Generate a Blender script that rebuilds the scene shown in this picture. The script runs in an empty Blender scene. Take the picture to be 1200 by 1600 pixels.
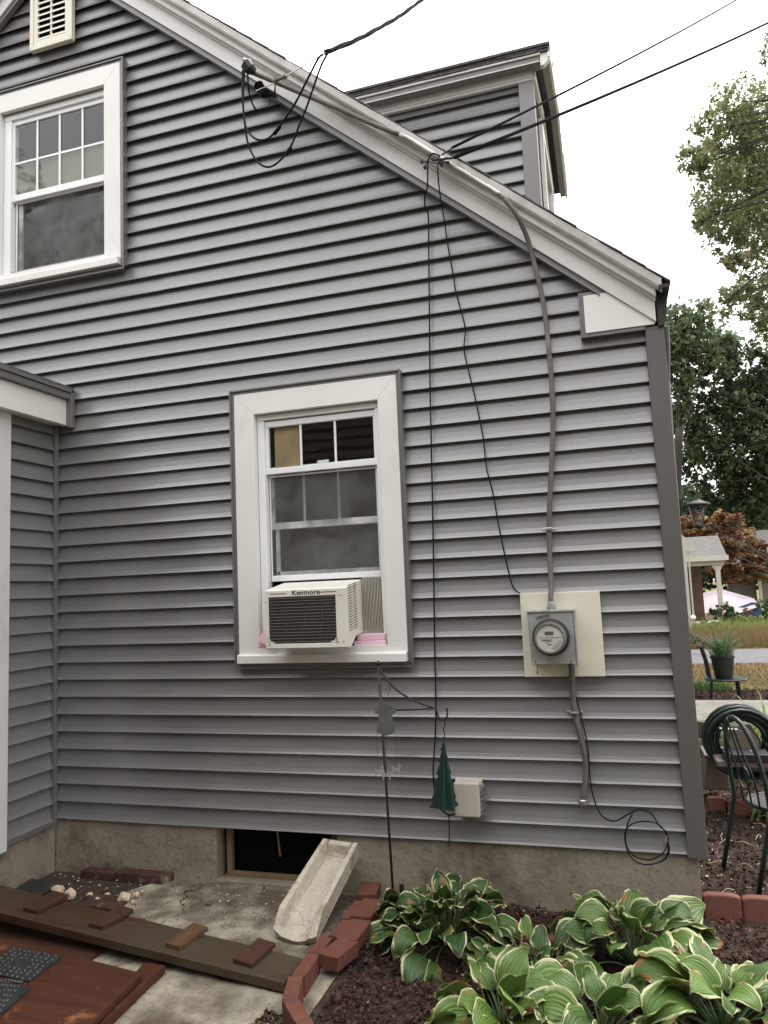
import bpy, math, random
from mathutils import Vector, Matrix, noise as mnoise
R = math.radians
random.seed(7)
scene = bpy.context.scene
col = scene.collection

# ------------------------------------------------------------ camera
def basis(y, p, r):
    f = Vector((-math.sin(y)*math.cos(p), math.cos(y)*math.cos(p), math.sin(p)))
    rt = Vector((math.cos(y), math.sin(y), 0)); up = rt.cross(f)
    return math.cos(r)*rt + math.sin(r)*up, -math.sin(r)*rt + math.cos(r)*up, f
CA, CB, CC = basis(.2948, .1046, -.0423)
CP = Vector((-.2278, -3.827, 1.2693)); FPX = 1168.08
cam = bpy.data.cameras.new('camera'); camo = bpy.data.objects.new('camera', cam); col.objects.link(camo)
cam.sensor_fit = 'HORIZONTAL'; cam.sensor_width = 36; cam.lens = 36*FPX/1200
cam.clip_start = .05; cam.clip_end = 2000
M4 = Matrix(((CA.x, CB.x, -CC.x, CP.x), (CA.y, CB.y, -CC.y, CP.y), (CA.z, CB.z, -CC.z, CP.z), (0, 0, 0, 1)))
camo.matrix_world = M4
scene.camera = camo
def ray(px, py): return CA*((px-600)/FPX) + CB*((800-py)/FPX) + CC
def W(px, py, Y):                     # where a measured point of the photograph meets the plane y = Y
    d = ray(px, py); return CP + d*((Y-CP.y)/d.y)
def G(px, py, Z=-.3):
    d = ray(px, py); return CP + d*((Z-CP.z)/d.z)

# ------------------------------------------------------------ world, sun, exposure
world = bpy.data.worlds.new('World'); scene.world = world; world.use_nodes = True
wn = world.node_tree; bg = wn.nodes['Background']
sky = wn.nodes.new('ShaderNodeTexSky'); sky.sky_type = 'NISHITA'; sky.sun_disc = False
SUN_EL, SUN_AZ = R(62), R(30)
sky.sun_elevation = SUN_EL; sky.sun_rotation = SUN_AZ
sky.dust_density = 6; sky.air_density = 1.0; sky.ozone_density = 1.0
hs = wn.nodes.new('ShaderNodeHueSaturation'); hs.inputs['Saturation'].default_value = .12
mixw = wn.nodes.new('ShaderNodeMix'); mixw.data_type = 'RGBA'; mixw.inputs[0].default_value = .75
wtc = wn.nodes.new('ShaderNodeTexCoord'); wsx = wn.nodes.new('ShaderNodeSeparateXYZ'); wn.links.new(wtc.outputs['Generated'], wsx.inputs[0])
wmr = wn.nodes.new('ShaderNodeMapRange'); wmr.inputs[1].default_value = 0; wmr.inputs[2].default_value = 1; wmr.inputs[3].default_value = 6.6; wmr.inputs[4].default_value = 15.5
wn.links.new(wsx.outputs[2], wmr.inputs[0])
wcl = wn.nodes.new('ShaderNodeTexNoise'); wcl.inputs['Scale'].default_value = 2.2; wcl.inputs['Detail'].default_value = 4; wn.links.new(wtc.outputs['Generated'], wcl.inputs[0])
wcm = wn.nodes.new('ShaderNodeMapRange'); wcm.inputs[3].default_value = .86; wcm.inputs[4].default_value = 1.14; wn.links.new(wcl.outputs[0], wcm.inputs[0])
wmu = wn.nodes.new('ShaderNodeMath'); wmu.operation = 'MULTIPLY'; wn.links.new(wmr.outputs[0], wmu.inputs[0]); wn.links.new(wcm.outputs[0], wmu.inputs[1])
wcc = wn.nodes.new('ShaderNodeCombineXYZ')
for i_ in range(3): wn.links.new(wmu.outputs[0], wcc.inputs[i_])
wn.links.new(wcc.outputs[0], mixw.inputs[7])                # overcast: the zenith brighter than the horizon
wn.links.new(sky.outputs[0], hs.inputs['Color']); wn.links.new(hs.outputs[0], mixw.inputs[6])
wn.links.new(mixw.outputs[2], bg.inputs[0]); bg.inputs[1].default_value = .15
sl = bpy.data.lights.new('sun', 'SUN'); sl.energy = 1.0; sl.angle = R(18); sl.color = (1, .96, .9)
so = bpy.data.objects.new('sun', sl); col.objects.link(so)
sd = Vector((math.sin(SUN_AZ)*math.cos(SUN_EL), math.cos(SUN_AZ)*math.cos(SUN_EL), math.sin(SUN_EL)))
so.rotation_euler = sd.to_track_quat('Z', 'Y').to_euler()
scene.view_settings.view_transform = 'Standard'; scene.view_settings.look = 'None'
scene.view_settings.exposure = 1.02; scene.view_settings.gamma = 1
scene.render.resolution_x = 768; scene.render.resolution_y = 1024
scene.render.engine = 'CYCLES'

# ------------------------------------------------------------ materials
def mat(name, c1, c2=None, scale=6, rough=.6, bump=0, bscale=None, stretch=(1, 1, 1), detail=5, metal=0,
        spec=.5, c3=None, s3=1.5, t3=(.5, .65), rrange=0, contrast=(.3, .7), transl=0, alpha=1, bstretch=None):
    m = bpy.data.materials.new(name); m.use_nodes = True; nt = m.node_tree; N = nt.nodes; L = nt.links
    p = N['Principled BSDF']; p.inputs['Roughness'].default_value = rough; p.inputs['Metallic'].default_value = metal
    p.inputs['Specular IOR Level'].default_value = spec; p.inputs['Alpha'].default_value = alpha
    p.inputs['Base Color'].default_value = (*c1, 1)
    tc = N.new('ShaderNodeTexCoord'); mp = N.new('ShaderNodeMapping'); mp.inputs['Scale'].default_value = stretch
    L.new(tc.outputs['Object'], mp.inputs[0])
    last = None
    if c2:
        nz = N.new('ShaderNodeTexNoise'); nz.inputs['Scale'].default_value = scale; nz.inputs['Detail'].default_value = detail
        L.new(mp.outputs[0], nz.inputs[0])
        rp = N.new('ShaderNodeMapRange'); rp.inputs[1].default_value, rp.inputs[2].default_value = contrast
        L.new(nz.outputs[0], rp.inputs[0])
        mx = N.new('ShaderNodeMix'); mx.data_type = 'RGBA'; mx.inputs[6].default_value = (*c1, 1); mx.inputs[7].default_value = (*c2, 1)
        L.new(rp.outputs[0], mx.inputs[0]); last = mx.outputs[2]
        if rrange:
            rr = N.new('ShaderNodeMapRange'); rr.inputs[3].default_value = rough-rrange; rr.inputs[4].default_value = rough+rrange
            L.new(nz.outputs[0], rr.inputs[0]); L.new(rr.outputs[0], p.inputs['Roughness'])
    if c3:
        n3 = N.new('ShaderNodeTexNoise'); n3.inputs['Scale'].default_value = s3; n3.inputs['Detail'].default_value = 6
        n3.inputs['Roughness'].default_value = .65
        L.new(tc.outputs['Object'], n3.inputs[0])
        r3 = N.new('ShaderNodeMapRange'); r3.inputs[1].default_value, r3.inputs[2].default_value = t3
        L.new(n3.outputs[0], r3.inputs[0])
        m3 = N.new('ShaderNodeMix'); m3.data_type = 'RGBA'; m3.inputs[7].default_value = (*c3, 1)
        if last: L.new(last, m3.inputs[6])
        else: m3.inputs[6].default_value = (*c1, 1)
        L.new(r3.outputs[0], m3.inputs[0]); last = m3.outputs[2]
    if last: L.new(last, p.inputs['Base Color'])
    if bump:
        nb = N.new('ShaderNodeTexNoise'); nb.inputs['Scale'].default_value = bscale or scale*4; nb.inputs['Detail'].default_value = 6
        if bstretch:
            mb = N.new('ShaderNodeMapping'); mb.inputs['Scale'].default_value = bstretch
            L.new(tc.outputs['Object'], mb.inputs[0]); L.new(mb.outputs[0], nb.inputs[0])
        else: L.new(mp.outputs[0], nb.inputs[0])
        b = N.new('ShaderNodeBump'); b.inputs['Strength'].default_value = 1; b.inputs['Distance'].default_value = bump
        L.new(nb.outputs[0], b.inputs['Height']); L.new(b.outputs[0], p.inputs['Normal'])
    m['p'] = 1
    return m
M = {}
M['siding'] = mat('siding', (.154, .150, .145), (.179, .175, .169), 3, .33, .0005, 60, (1, 1, 5), bstretch=(.12, 1, 3.5), spec=1.0,
                  c3=(.122, .119, .112), s3=1.1, t3=(.55, .85), rrange=.06)
M['trimgrey'] = mat('grey_trim', (.125, .121, .118), (.14, .136, .132), 4, .38, .0003, 60, spec=.8)
M['post'] = mat('corner_grey', (.095, .088, .083), (.105, .098, .093), 4, .5, .0003, 60, spec=.5)
M['white'] = mat('white_aluminium', (.70, .685, .655), (.76, .745, .715), 2.5, .42, .0004, 14, spec=.5, c3=(.55, .53, .49), s3=3, t3=(.62, .9))
M['rake'] = mat('rake_white', (.60, .59, .57), (.66, .65, .63), 2.5, .45, .0006, 10, spec=.5, c3=(.42, .40, .37), s3=2.2, t3=(.55, .85))
M['crown'] = mat('crown_coated', (.55, .53, .50), (.61, .59, .56), 4, .45, .0005, 12, spec=.5, c3=(.36, .33, .30), s3=5, t3=(.5, .8))
M['vinyl'] = mat('white_vinyl', (.78, .785, .78), (.82, .825, .82), 5, .35, spec=.5)
M['cream'] = mat('cream_vinyl', (.70, .67, .57), (.66, .63, .53), 5, .5, .0003, 50)
M['board'] = mat('cream_board', (.70, .66, .55), (.64, .60, .49), 3, .5, .0006, 5, (1, 1, 6), c3=(.50, .45, .36), s3=4, t3=(.6, .85))
M['found'] = mat('foundation_concrete', (.22, .188, .145), (.33, .287, .225), 3.5, .9, .007, 26, c3=(.135, .112, .085), s3=2.2, t3=(.48, .62), spec=.2)
M['concrete'] = mat('slab_concrete', (.14, .12, .09), (.36, .325, .25), 7, .9, .008, 45, c3=(.11, .085, .062), s3=2.3, t3=(.46, .60), spec=.2, detail=12, contrast=(.36, .64))
M['concrete2'] = mat('stoop_concrete', (.19, .18, .158), (.28, .265, .235), 6, .9, .004, 40, spec=.2)
M['splash'] = mat('splash_concrete', (.42, .375, .295), (.52, .47, .385), 9, .9, .008, 38, c3=(.27, .22, .15), s3=7, t3=(.54, .68), spec=.2, detail=8)
M['shingle'] = mat('asphalt_shingle', (.07, .068, .07), (.15, .145, .14), 30, .95, .004, 160, spec=.2)
M['shinglefar'] = mat('pale_shingle', (.10, .094, .09), (.155, .145, .138), 5, .95, .004, 30, stretch=(1, 1, 8), spec=.2)
M['soil'] = mat('soil', (.045, .032, .025), (.085, .06, .048), 25, .95, .02, 60, spec=.15)
M['grassland'] = mat('dry_lawn', (.16, .115, .055), (.12, .10, .045), 1.2, .95, .02, 30, spec=.1, c3=(.12, .17, .05), s3=.35, t3=(.5, .6))
M['yard'] = mat('dark_yard', (.05, .055, .03), (.09, .075, .05), 2, .95, .02, 30, spec=.1)  # dark soil and grass tone, kept low to limit bounce light
M['asphalt'] = mat('road_asphalt', (.115, .113, .12), (.145, .142, .148), 3, .9, .004, 60, spec=.2)
M['brick'] = mat('red_brick', (.115, .040, .027), (.175, .064, .042), 14, .85, .002, 70, c3=(.085, .036, .03), s3=9, t3=(.42, .7), spec=.3)
M['brickold'] = mat('old_brick', (.045, .024, .020), (.085, .045, .036), 14, .9, .003, 60, c3=(.30, .27, .22), s3=8, t3=(.6, .7), spec=.2)
M['terra'] = mat('terracotta_edging', (.13, .050, .038), (.18, .075, .055), 8, .85, .003, 50, c3=(.10, .05, .042), s3=6, t3=(.5, .75), spec=.3)
M['plank'] = mat('stained_plank', (.040, .018, .010), (.072, .033, .017), 3, .5, .002, 30, (1, 12, 1), c3=(.054, .038, .022), s3=2.0, t3=(.42, .6), spec=.5, rrange=.12)
M['plankedge'] = mat('plank_edge', (.12, .09, .06), (.06, .038, .022), 6, .7, .002, 30, (1, 1, 6), c3=(.20, .16, .11), s3=11, t3=(.55, .65))
M['cleat'] = mat('red_cleat', (.042, .016, .011), (.068, .026, .015), 4, .55, .0015, 30, (10, 1, 1), spec=.5)
M['cleat2'] = mat('ochre_cleat', (.12, .062, .026), (.075, .036, .016), 4, .55, .0015, 30, (10, 1, 1), spec=.5)
M['plywood'] = mat('reddish_boards', (.048, .016, .009), (.080, .028, .014), 3, .55, .0015, 20, (1, 5, 1), c3=(.26, .10, .04), s3=5, t3=(.60, .72), spec=.25, rrange=.12, detail=8)
M['mat'] = mat('black_rubber', (.014, .0145, .015), (.028, .029, .030), 20, .5, .002, 60)
M['pebble'] = mat('grey_rubber_pebble', (.022, .023, .022), (.045, .045, .042), 30, .45)
M['rubble'] = mat('mortar_rubble', (.62, .52, .38), (.48, .38, .27), 25, .95, .006, 70, spec=.1)
M['stone'] = mat('dark_stone', (.07, .065, .06), (.10, .09, .085), 25, .9)
M['black'] = mat('black_rubber_cable', (.010, .010, .011), rough=.7, spec=.15)
M['blackmetal'] = mat('black_metal', (.02, .019, .018), (.035, .03, .026), 30, .5, metal=.3)
M['dark'] = mat('dark_void', (.006, .006, .006), rough=.95, spec=.05)
M['basement'] = mat('basement_glass', (.004, .004, .0045), rough=.35, spec=.06)
M['aerial'] = mat('aerial_wire', (.012, .010, .014), rough=.9, spec=.05)
M['bronze'] = mat('bronze_aluminium', (.17, .162, .15), (.21, .20, .185), 4, .45, .0004, 12)
M['soffitgrey'] = mat('grey_soffit', (.20, .20, .185), (.24, .24, .22), 4, .6)
M['secable'] = mat('grey_service_cable', (.135, .125, .11), (.085, .078, .068), 12, .55, .0015, 40, c3=(.20, .185, .16), s3=8, t3=(.55, .7))
M['secable2'] = mat('weathered_cable', (.10, .085, .065), (.14, .12, .10), 12, .6, .001, 40)
M['galv'] = mat('galvanised_steel', (.30, .31, .30), (.42, .43, .41), 9, .45, .0006, 30, metal=.35, c3=(.24, .20, .16), s3=6, t3=(.6, .75))
M['bright'] = mat('bright_metal', (.55, .54, .52), (.35, .34, .33), 12, .32, metal=.85)
M['conduit'] = mat('dull_conduit', (.40, .385, .36), (.27, .255, .235), 14, .38, metal=.55)
M['greybox'] = mat('grey_plastic_box', (.45, .40, .345), (.49, .44, .38), 5, .5)
M['acwhite'] = mat('ac_cream_metal', (.66, .63, .57), (.72, .69, .63), 5, .42, .0004, 30, c3=(.52, .48, .41), s3=9, t3=(.6, .85))
M['fins'] = mat('ac_fin_dark', (.022, .019, .017), (.04, .033, .028), 40, .5)
M['finlite'] = mat('ac_fin_edge', (.14, .12, .105), (.09, .08, .07), 50, .5)
M['accord'] = mat('accordion_panel', (.42, .39, .33), (.50, .47, .40), 5, .5)
M['pink'] = mat('pink_foam', (.82, .52, .62), (.88, .62, .70), 5, .7, .001, 30)
M['woodgrey'] = mat('weathered_board', (.14, .12, .095), (.10, .085, .068), 6, .8)
M['wood'] = mat('raw_wood', (.22, .155, .08), (.15, .105, .055), 6, .75, .001, 40, (1, 1, .1))
M['greenplate'] = mat('green_painted_metal', (.005, .026, .021), (.008, .036, .029), 12, .6, .0012, 40)
M['greyplate'] = mat('tarnished_plate', (.14, .14, .135), (.20, .20, .195), 12, .45, metal=.5)
M['pole'] = mat('purple_grey_pole', (.055, .045, .045), (.035, .03, .03), 20, .5, metal=.3)
M['greenmetal'] = mat('dark_green_chair', (.003, .010, .008), (.005, .015, .012), 12, .4, spec=.5)
M['hose'] = mat('green_hose', (.004, .013, .010), (.007, .02, .016), 8, .35)
M['beige'] = mat('beige_plastic', (.11, .092, .07), (.14, .118, .09), 5, .6)
M['pot'] = mat('black_pot', (.006, .006, .006), (.011, .010, .010), 10, .55)
M['paint'] = mat('neighbour_cream_paint', (.44, .42, .37), (.40, .38, .33), 4, .6)
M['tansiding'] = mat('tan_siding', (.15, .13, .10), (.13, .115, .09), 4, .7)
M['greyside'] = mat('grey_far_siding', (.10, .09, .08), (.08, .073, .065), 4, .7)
M['tarp'] = mat('pink_white_tarp', (.17, .13, .15), (.20, .165, .185), 1.5, .5, .03, 3)
M['blue'] = mat('blue_tarp', (.012, .035, .11), (.02, .055, .16), 3, .5, .03, 5)
M['bark'] = mat('bark', (.018, .014, .011), (.034, .028, .022), 9, .95, .02, 14, (1, 1, .25))
M['curtain'] = mat('window_shade', (.20, .205, .15), (.16, .165, .12), 2.5, .9, .004, 3)
M['ochre'] = mat('ochre_shade', (.40, .28, .15), (.24, .17, .10), 6, .9)
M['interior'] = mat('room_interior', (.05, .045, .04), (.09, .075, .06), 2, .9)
M['brownroom'] = mat('brown_furniture', (.10, .055, .035), (.06, .035, .025), 3, .8)
M['text'] = mat('printed_lettering', (.03, .028, .03), rough=.5)
M['redslot'] = mat('brown_slot', (.16, .06, .05), rough=.6)
M['meterface'] = mat('meter_face', (.52, .50, .45), (.46, .44, .40), 20, .5)
M['lcd'] = mat('display', (.10, .085, .075), rough=.3)
M['meterring'] = mat('meter_ring', (.35, .34, .32), (.25, .24, .22), 20, .3, metal=.7)
M['blocker'] = mat('dark_brown_siding', (.10, .085, .07), (.13, .11, .09), 3, .8)
M['drygrass'] = mat('dry_grass_blades', (.24, .17, .085), (.17, .15, .065), 3, .9, spec=.1, c3=(.23, .13, .07), s3=.8, t3=(.45, .6))

def add_cracks(m, scale, w, colr, dist=.35):
    nt = m.node_tree; N = nt.nodes; L = nt.links; p = N['Principled BSDF']; src = p.inputs['Base Color'].links[0].from_socket
    tc = N.new('ShaderNodeTexCoord'); nz = N.new('ShaderNodeTexNoise'); nz.inputs['Scale'].default_value = 3.5; nz.inputs['Detail'].default_value = 6
    L.new(tc.outputs['Object'], nz.inputs[0])
    ma = N.new('ShaderNodeVectorMath'); ma.operation = 'MULTIPLY_ADD'; ma.inputs[1].default_value = (dist, dist, dist); L.new(nz.outputs['Color'], ma.inputs[0]); L.new(tc.outputs['Object'], ma.inputs[2])
    vo = N.new('ShaderNodeTexVoronoi'); vo.feature = 'DISTANCE_TO_EDGE'; vo.inputs['Scale'].default_value = scale; L.new(ma.outputs[0], vo.inputs['Vector'])
    n2 = N.new('ShaderNodeTexNoise'); n2.inputs['Scale'].default_value = 2.1; L.new(tc.outputs['Object'], n2.inputs[0])
    wm = N.new('ShaderNodeMapRange'); wm.inputs[1].default_value = .45; wm.inputs[2].default_value = .62; wm.inputs[3].default_value = 0; wm.inputs[4].default_value = w; L.new(n2.outputs[0], wm.inputs[0])
    lt = N.new('ShaderNodeMath'); lt.operation = 'LESS_THAN'; L.new(vo.outputs['Distance'], lt.inputs[0]); L.new(wm.outputs[0], lt.inputs[1])
    mx = N.new('ShaderNodeMix'); mx.data_type = 'RGBA'; L.new(lt.outputs[0], mx.inputs[0]); L.new(src, mx.inputs[6]); mx.inputs[7].default_value = (*colr, 1); L.new(mx.outputs[2], p.inputs['Base Color'])
    # fine pitting
    n3 = N.new('ShaderNodeTexNoise'); n3.inputs['Scale'].default_value = 70; n3.inputs['Detail'].default_value = 2; L.new(tc.outputs['Object'], n3.inputs[0])
    g3 = N.new('ShaderNodeMapRange'); g3.inputs[1].default_value = .62; g3.inputs[2].default_value = .70; g3.inputs[3].default_value = 0; g3.inputs[4].default_value = .55; L.new(n3.outputs[0], g3.inputs[0])
    m2 = N.new('ShaderNodeMix'); m2.data_type = 'RGBA'; L.new(g3.outputs[0], m2.inputs[0]); L.new(mx.outputs[2], m2.inputs[6]); m2.inputs[7].default_value = (*colr, 1); L.new(m2.outputs[2], p.inputs['Base Color'])
add_cracks(M['concrete'], 1.3, .006, (.05, .04, .03)); add_cracks(M['found'], 1.1, .0, (.09, .075, .055), .2); add_cracks(M['splash'], 3.2, .003, (.18, .15, .11), .2)
# insect screen; its mottled opacity stands in for cloudy reflections
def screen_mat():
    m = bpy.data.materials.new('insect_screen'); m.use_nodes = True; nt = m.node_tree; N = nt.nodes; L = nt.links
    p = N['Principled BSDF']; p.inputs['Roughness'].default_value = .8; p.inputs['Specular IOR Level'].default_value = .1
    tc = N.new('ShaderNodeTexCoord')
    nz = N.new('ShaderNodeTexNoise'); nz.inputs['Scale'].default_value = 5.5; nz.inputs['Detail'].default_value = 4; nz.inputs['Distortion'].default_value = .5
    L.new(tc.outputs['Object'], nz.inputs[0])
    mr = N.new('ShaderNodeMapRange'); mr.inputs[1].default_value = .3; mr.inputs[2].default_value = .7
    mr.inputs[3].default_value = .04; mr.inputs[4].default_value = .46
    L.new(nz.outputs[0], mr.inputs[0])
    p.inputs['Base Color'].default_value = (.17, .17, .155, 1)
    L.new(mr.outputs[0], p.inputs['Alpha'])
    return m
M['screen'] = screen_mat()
def glass_mat(name, gl=1.0):
    m = bpy.data.materials.new(name); m.use_nodes = True; nt = m.node_tree; N = nt.nodes; L = nt.links
    out = N['Material Output']; N.remove(N['Principled BSDF'])
    tr = N.new('ShaderNodeBsdfTransparent'); tr.inputs[0].default_value = (.955, .97, .96, 1)
    g = N.new('ShaderNodeBsdfGlossy'); g.inputs['Roughness'].default_value = .03
    fr = N.new('ShaderNodeFresnel'); fr.inputs[0].default_value = 1.6
    tc = N.new('ShaderNodeTexCoord'); nz = N.new('ShaderNodeTexNoise'); nz.inputs['Scale'].default_value = 3.0
    b = N.new('ShaderNodeBump'); b.inputs['Distance'].default_value = .0009; L.new(tc.outputs['Object'], nz.inputs[0]); L.new(nz.outputs[0], b.inputs['Height'])
    L.new(b.outputs[0], g.inputs['Normal'])
    mu = N.new('ShaderNodeMath'); mu.operation = 'MULTIPLY'; mu.inputs[1].default_value = gl; L.new(fr.outputs[0], mu.inputs[0])
    mx = N.new('ShaderNodeMixShader'); ge = N.new('ShaderNodeNewGeometry'); iv = N.new('ShaderNodeMath'); iv.operation = 'SUBTRACT'; iv.inputs[0].default_value = 1; L.new(ge.outputs['Backfacing'], iv.inputs[1])
    m2 = N.new('ShaderNodeMath'); m2.operation = 'MULTIPLY'; L.new(mu.outputs[0], m2.inputs[0]); L.new(iv.outputs[0], m2.inputs[1]); L.new(m2.outputs[0], mx.inputs[0]); L.new(tr.outputs[0], mx.inputs[1]); L.new(g.outputs[0], mx.inputs[2])
    L.new(mx.outputs[0], out.inputs[0]); return m
M['glass'] = glass_mat('window_glass', 1.15)
def leaf_mat(name, dark, light, odd, oddt=(.6, .75), transl=.25, rough=.55, spec=.3):
    m = bpy.data.materials.new(name); m.use_nodes = True; nt = m.node_tree; N = nt.nodes; L = nt.links
    p = N['Principled BSDF']; p.inputs['Roughness'].default_value = rough; p.inputs['Specular IOR Level'].default_value = spec
    at = N.new('ShaderNodeAttribute'); at.attribute_name = 'rnd'
    mx = N.new('ShaderNodeMix'); mx.data_type = 'RGBA'; mx.inputs[6].default_value = (*dark, 1); mx.inputs[7].default_value = (*light, 1)
    L.new(at.outputs['Fac'], mx.inputs[0])
    tc = N.new('ShaderNodeTexCoord'); nz = N.new('ShaderNodeTexNoise'); nz.inputs['Scale'].default_value = .8; L.new(tc.outputs['Object'], nz.inputs[0])
    r = N.new('ShaderNodeMapRange'); r.inputs[1].default_value, r.inputs[2].default_value = oddt; L.new(nz.outputs[0], r.inputs[0])
    m2 = N.new('ShaderNodeMix'); m2.data_type = 'RGBA'; L.new(mx.outputs[2], m2.inputs[6]); m2.inputs[7].default_value = (*odd, 1); L.new(r.outputs[0], m2.inputs[0])
    L.new(m2.outputs[2], p.inputs['Base Color'])
    t = N.new('ShaderNodeBsdfTranslucent'); L.new(m2.outputs[2], t.inputs[0])
    ms = N.new('ShaderNodeMixShader'); ms.inputs[0].default_value = transl
    L.new(p.outputs[0], ms.inputs[1]); L.new(t.outputs[0], ms.inputs[2]); L.new(ms.outputs[0], N['Material Output'].inputs[0])
    return m
M['leaf_a'] = leaf_mat('oak_leaves', (.11, .13, .06), (.32, .34, .17), (.38, .30, .18), transl=.5)
M['leaf_b'] = leaf_mat('green_leaves', (.07, .10, .055), (.17, .22, .12), (.16, .22, .10), transl=.42)
M['leaf_c'] = leaf_mat('dark_leaves', (.030, .050, .026), (.085, .125, .058), (.12, .17, .07), (.62, .8), transl=.38)
M['leaf_maple'] = leaf_mat('maple_leaves', (.07, .026, .020), (.30, .155, .075), (.30, .22, .09), (.48, .68), transl=.35)
M['leaf_bush'] = leaf_mat('bush_leaves', (.03, .07, .02), (.10, .19, .05), (.16, .24, .05), transl=.25)
M['leaf_lime'] = leaf_mat('lime_leaves', (.12, .17, .04), (.28, .32, .09), (.3, .29, .10), transl=.3)
M['mulch'] = leaf_mat('mulch_chips', (.026, .014, .011), (.095, .05, .040), (.12, .075, .06), (.6, .8), transl=0, rough=.9, spec=.15)
M['gravelbit'] = mat('pale_chip', (.72, .66, .56), (.55, .48, .38), 30, .9)

def hosta_mat():
    m = bpy.data.materials.new('variegated_hosta'); m.use_nodes = True; nt = m.node_tree; N = nt.nodes; L = nt.links
    p = N['Principled BSDF']; p.inputs['Roughness'].default_value = .42; p.inputs['Specular IOR Level'].default_value = .45
    uv = N.new('ShaderNodeUVMap'); uv.uv_map = 'UVMap'; sx = N.new('ShaderNodeSeparateXYZ'); L.new(uv.outputs[0], sx.inputs[0])
    at = N.new('ShaderNodeAttribute'); at.attribute_name = 'rnd'
    tc = N.new('ShaderNodeTexCoord')
    def math_(op, a, b=None, clamp=False):
        n = N.new('ShaderNodeMath'); n.operation = op; n.use_clamp = clamp
        for i, v in enumerate((a, b)):
            if v is None: continue
            if isinstance(v, (int, float)): n.inputs[i].default_value = v
            else: L.new(v, n.inputs[i])
        return n.outputs[0]
    au = math_('ABSOLUTE', math_('SUBTRACT', math_('MULTIPLY', sx.outputs[0], 2.0), 1.0))
    # streaky edge of the margin: noise stretched along the blade
    mp = N.new('ShaderNodeMapping'); mp.inputs['Scale'].default_value = (9, 2.2, 1); L.new(uv.outputs[0], mp.inputs[0])
    cm = N.new('ShaderNodeVectorMath'); cm.operation = 'ADD'; L.new(mp.outputs[0], cm.inputs[0])
    cx = N.new('ShaderNodeCombineXYZ'); L.new(math_('MULTIPLY', at.outputs['Fac'], 37.0), cx.inputs[2]); L.new(cx.outputs[0], cm.inputs[1])
    nz = N.new('ShaderNodeTexNoise'); nz.inputs['Scale'].default_value = 1.4; nz.inputs['Detail'].default_value = 3; L.new(cm.outputs[0], nz.inputs[0])
    e = math_('ADD', au, math_('MULTIPLY', math_('SUBTRACT', nz.outputs[0], .5), .55))
    tip = math_('MULTIPLY', math_('SUBTRACT', sx.outputs[1], .86), 2.2, False)
    e = math_('ADD', e, math_('MAXIMUM', tip, 0.0))
    fac = N.new('ShaderNodeMapRange'); fac.inputs[1].default_value = .83; fac.inputs[2].default_value = .90; L.new(e, fac.inputs[0])
    # green with light streaks and per-leaf tone
    gm = N.new('ShaderNodeMix'); gm.data_type = 'RGBA'; gm.inputs[6].default_value = (.018, .052, .014, 1); gm.inputs[7].default_value = (.145, .24, .042, 1)
    g1 = N.new('ShaderNodeMapRange'); g1.inputs[1].default_value = .2; g1.inputs[2].default_value = 1.15; L.new(math_('ADD', math_('MULTIPLY', at.outputs['Fac'], .75), math_('MULTIPLY', nz.outputs[0], .4)), g1.inputs[0])
    L.new(g1.outputs[0], gm.inputs[0])
    mg = N.new('ShaderNodeMix'); mg.data_type = 'RGBA'; L.new(gm.outputs[2], mg.inputs[6]); mg.inputs[7].default_value = (.50, .49, .27, 1)
    L.new(fac.outputs[0], mg.inputs[0])
    # scorched brown patches
    n2 = N.new('ShaderNodeTexNoise'); n2.inputs['Scale'].default_value = 14; L.new(tc.outputs['Object'], n2.inputs[0])
    b1 = N.new('ShaderNodeMapRange'); b1.inputs[1].default_value = .67; b1.inputs[2].default_value = .72; L.new(math_('ADD', n2.outputs[0], math_('MULTIPLY', au, .06)), b1.inputs[0])
    mb = N.new('ShaderNodeMix'); mb.data_type = 'RGBA'; L.new(mg.outputs[2], mb.inputs[6]); mb.inputs[7].default_value = (.26, .13, .05, 1); L.new(b1.outputs[0], mb.inputs[0])
    L.new(mb.outputs[2], p.inputs['Base Color'])
    # ribs converging to the tip
    sn = math_('SINE', math_('MULTIPLY', au, 26.0))
    bp = N.new('ShaderNodeBump'); bp.inputs['Distance'].default_value = .0024; bp.inputs['Strength'].default_value = 1.0
    hh = math_('ADD', math_('MULTIPLY', sn, .28), math_('MULTIPLY', nz.outputs[0], 1.6)); L.new(hh, bp.inputs['Height']); L.new(bp.outputs[0], p.inputs['Normal'])
    t = N.new('ShaderNodeBsdfTranslucent'); L.new(mb.outputs[2], t.inputs[0])
    ms = N.new('ShaderNodeMixShader'); ms.inputs[0].default_value = .22
    L.new(p.outputs[0], ms.inputs[1]); L.new(t.outputs[0], ms.inputs[2]); L.new(ms.outputs[0], N['Material Output'].inputs[0])
    return m
M['hosta'] = hosta_mat()
M['petiole'] = mat('petiole', (.05, .10, .03), (.08, .14, .045), 20, .5)
M['stalk'] = mat('dry_stalk', (.36, .24, .12), (.25, .15, .07), 20, .8)

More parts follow.
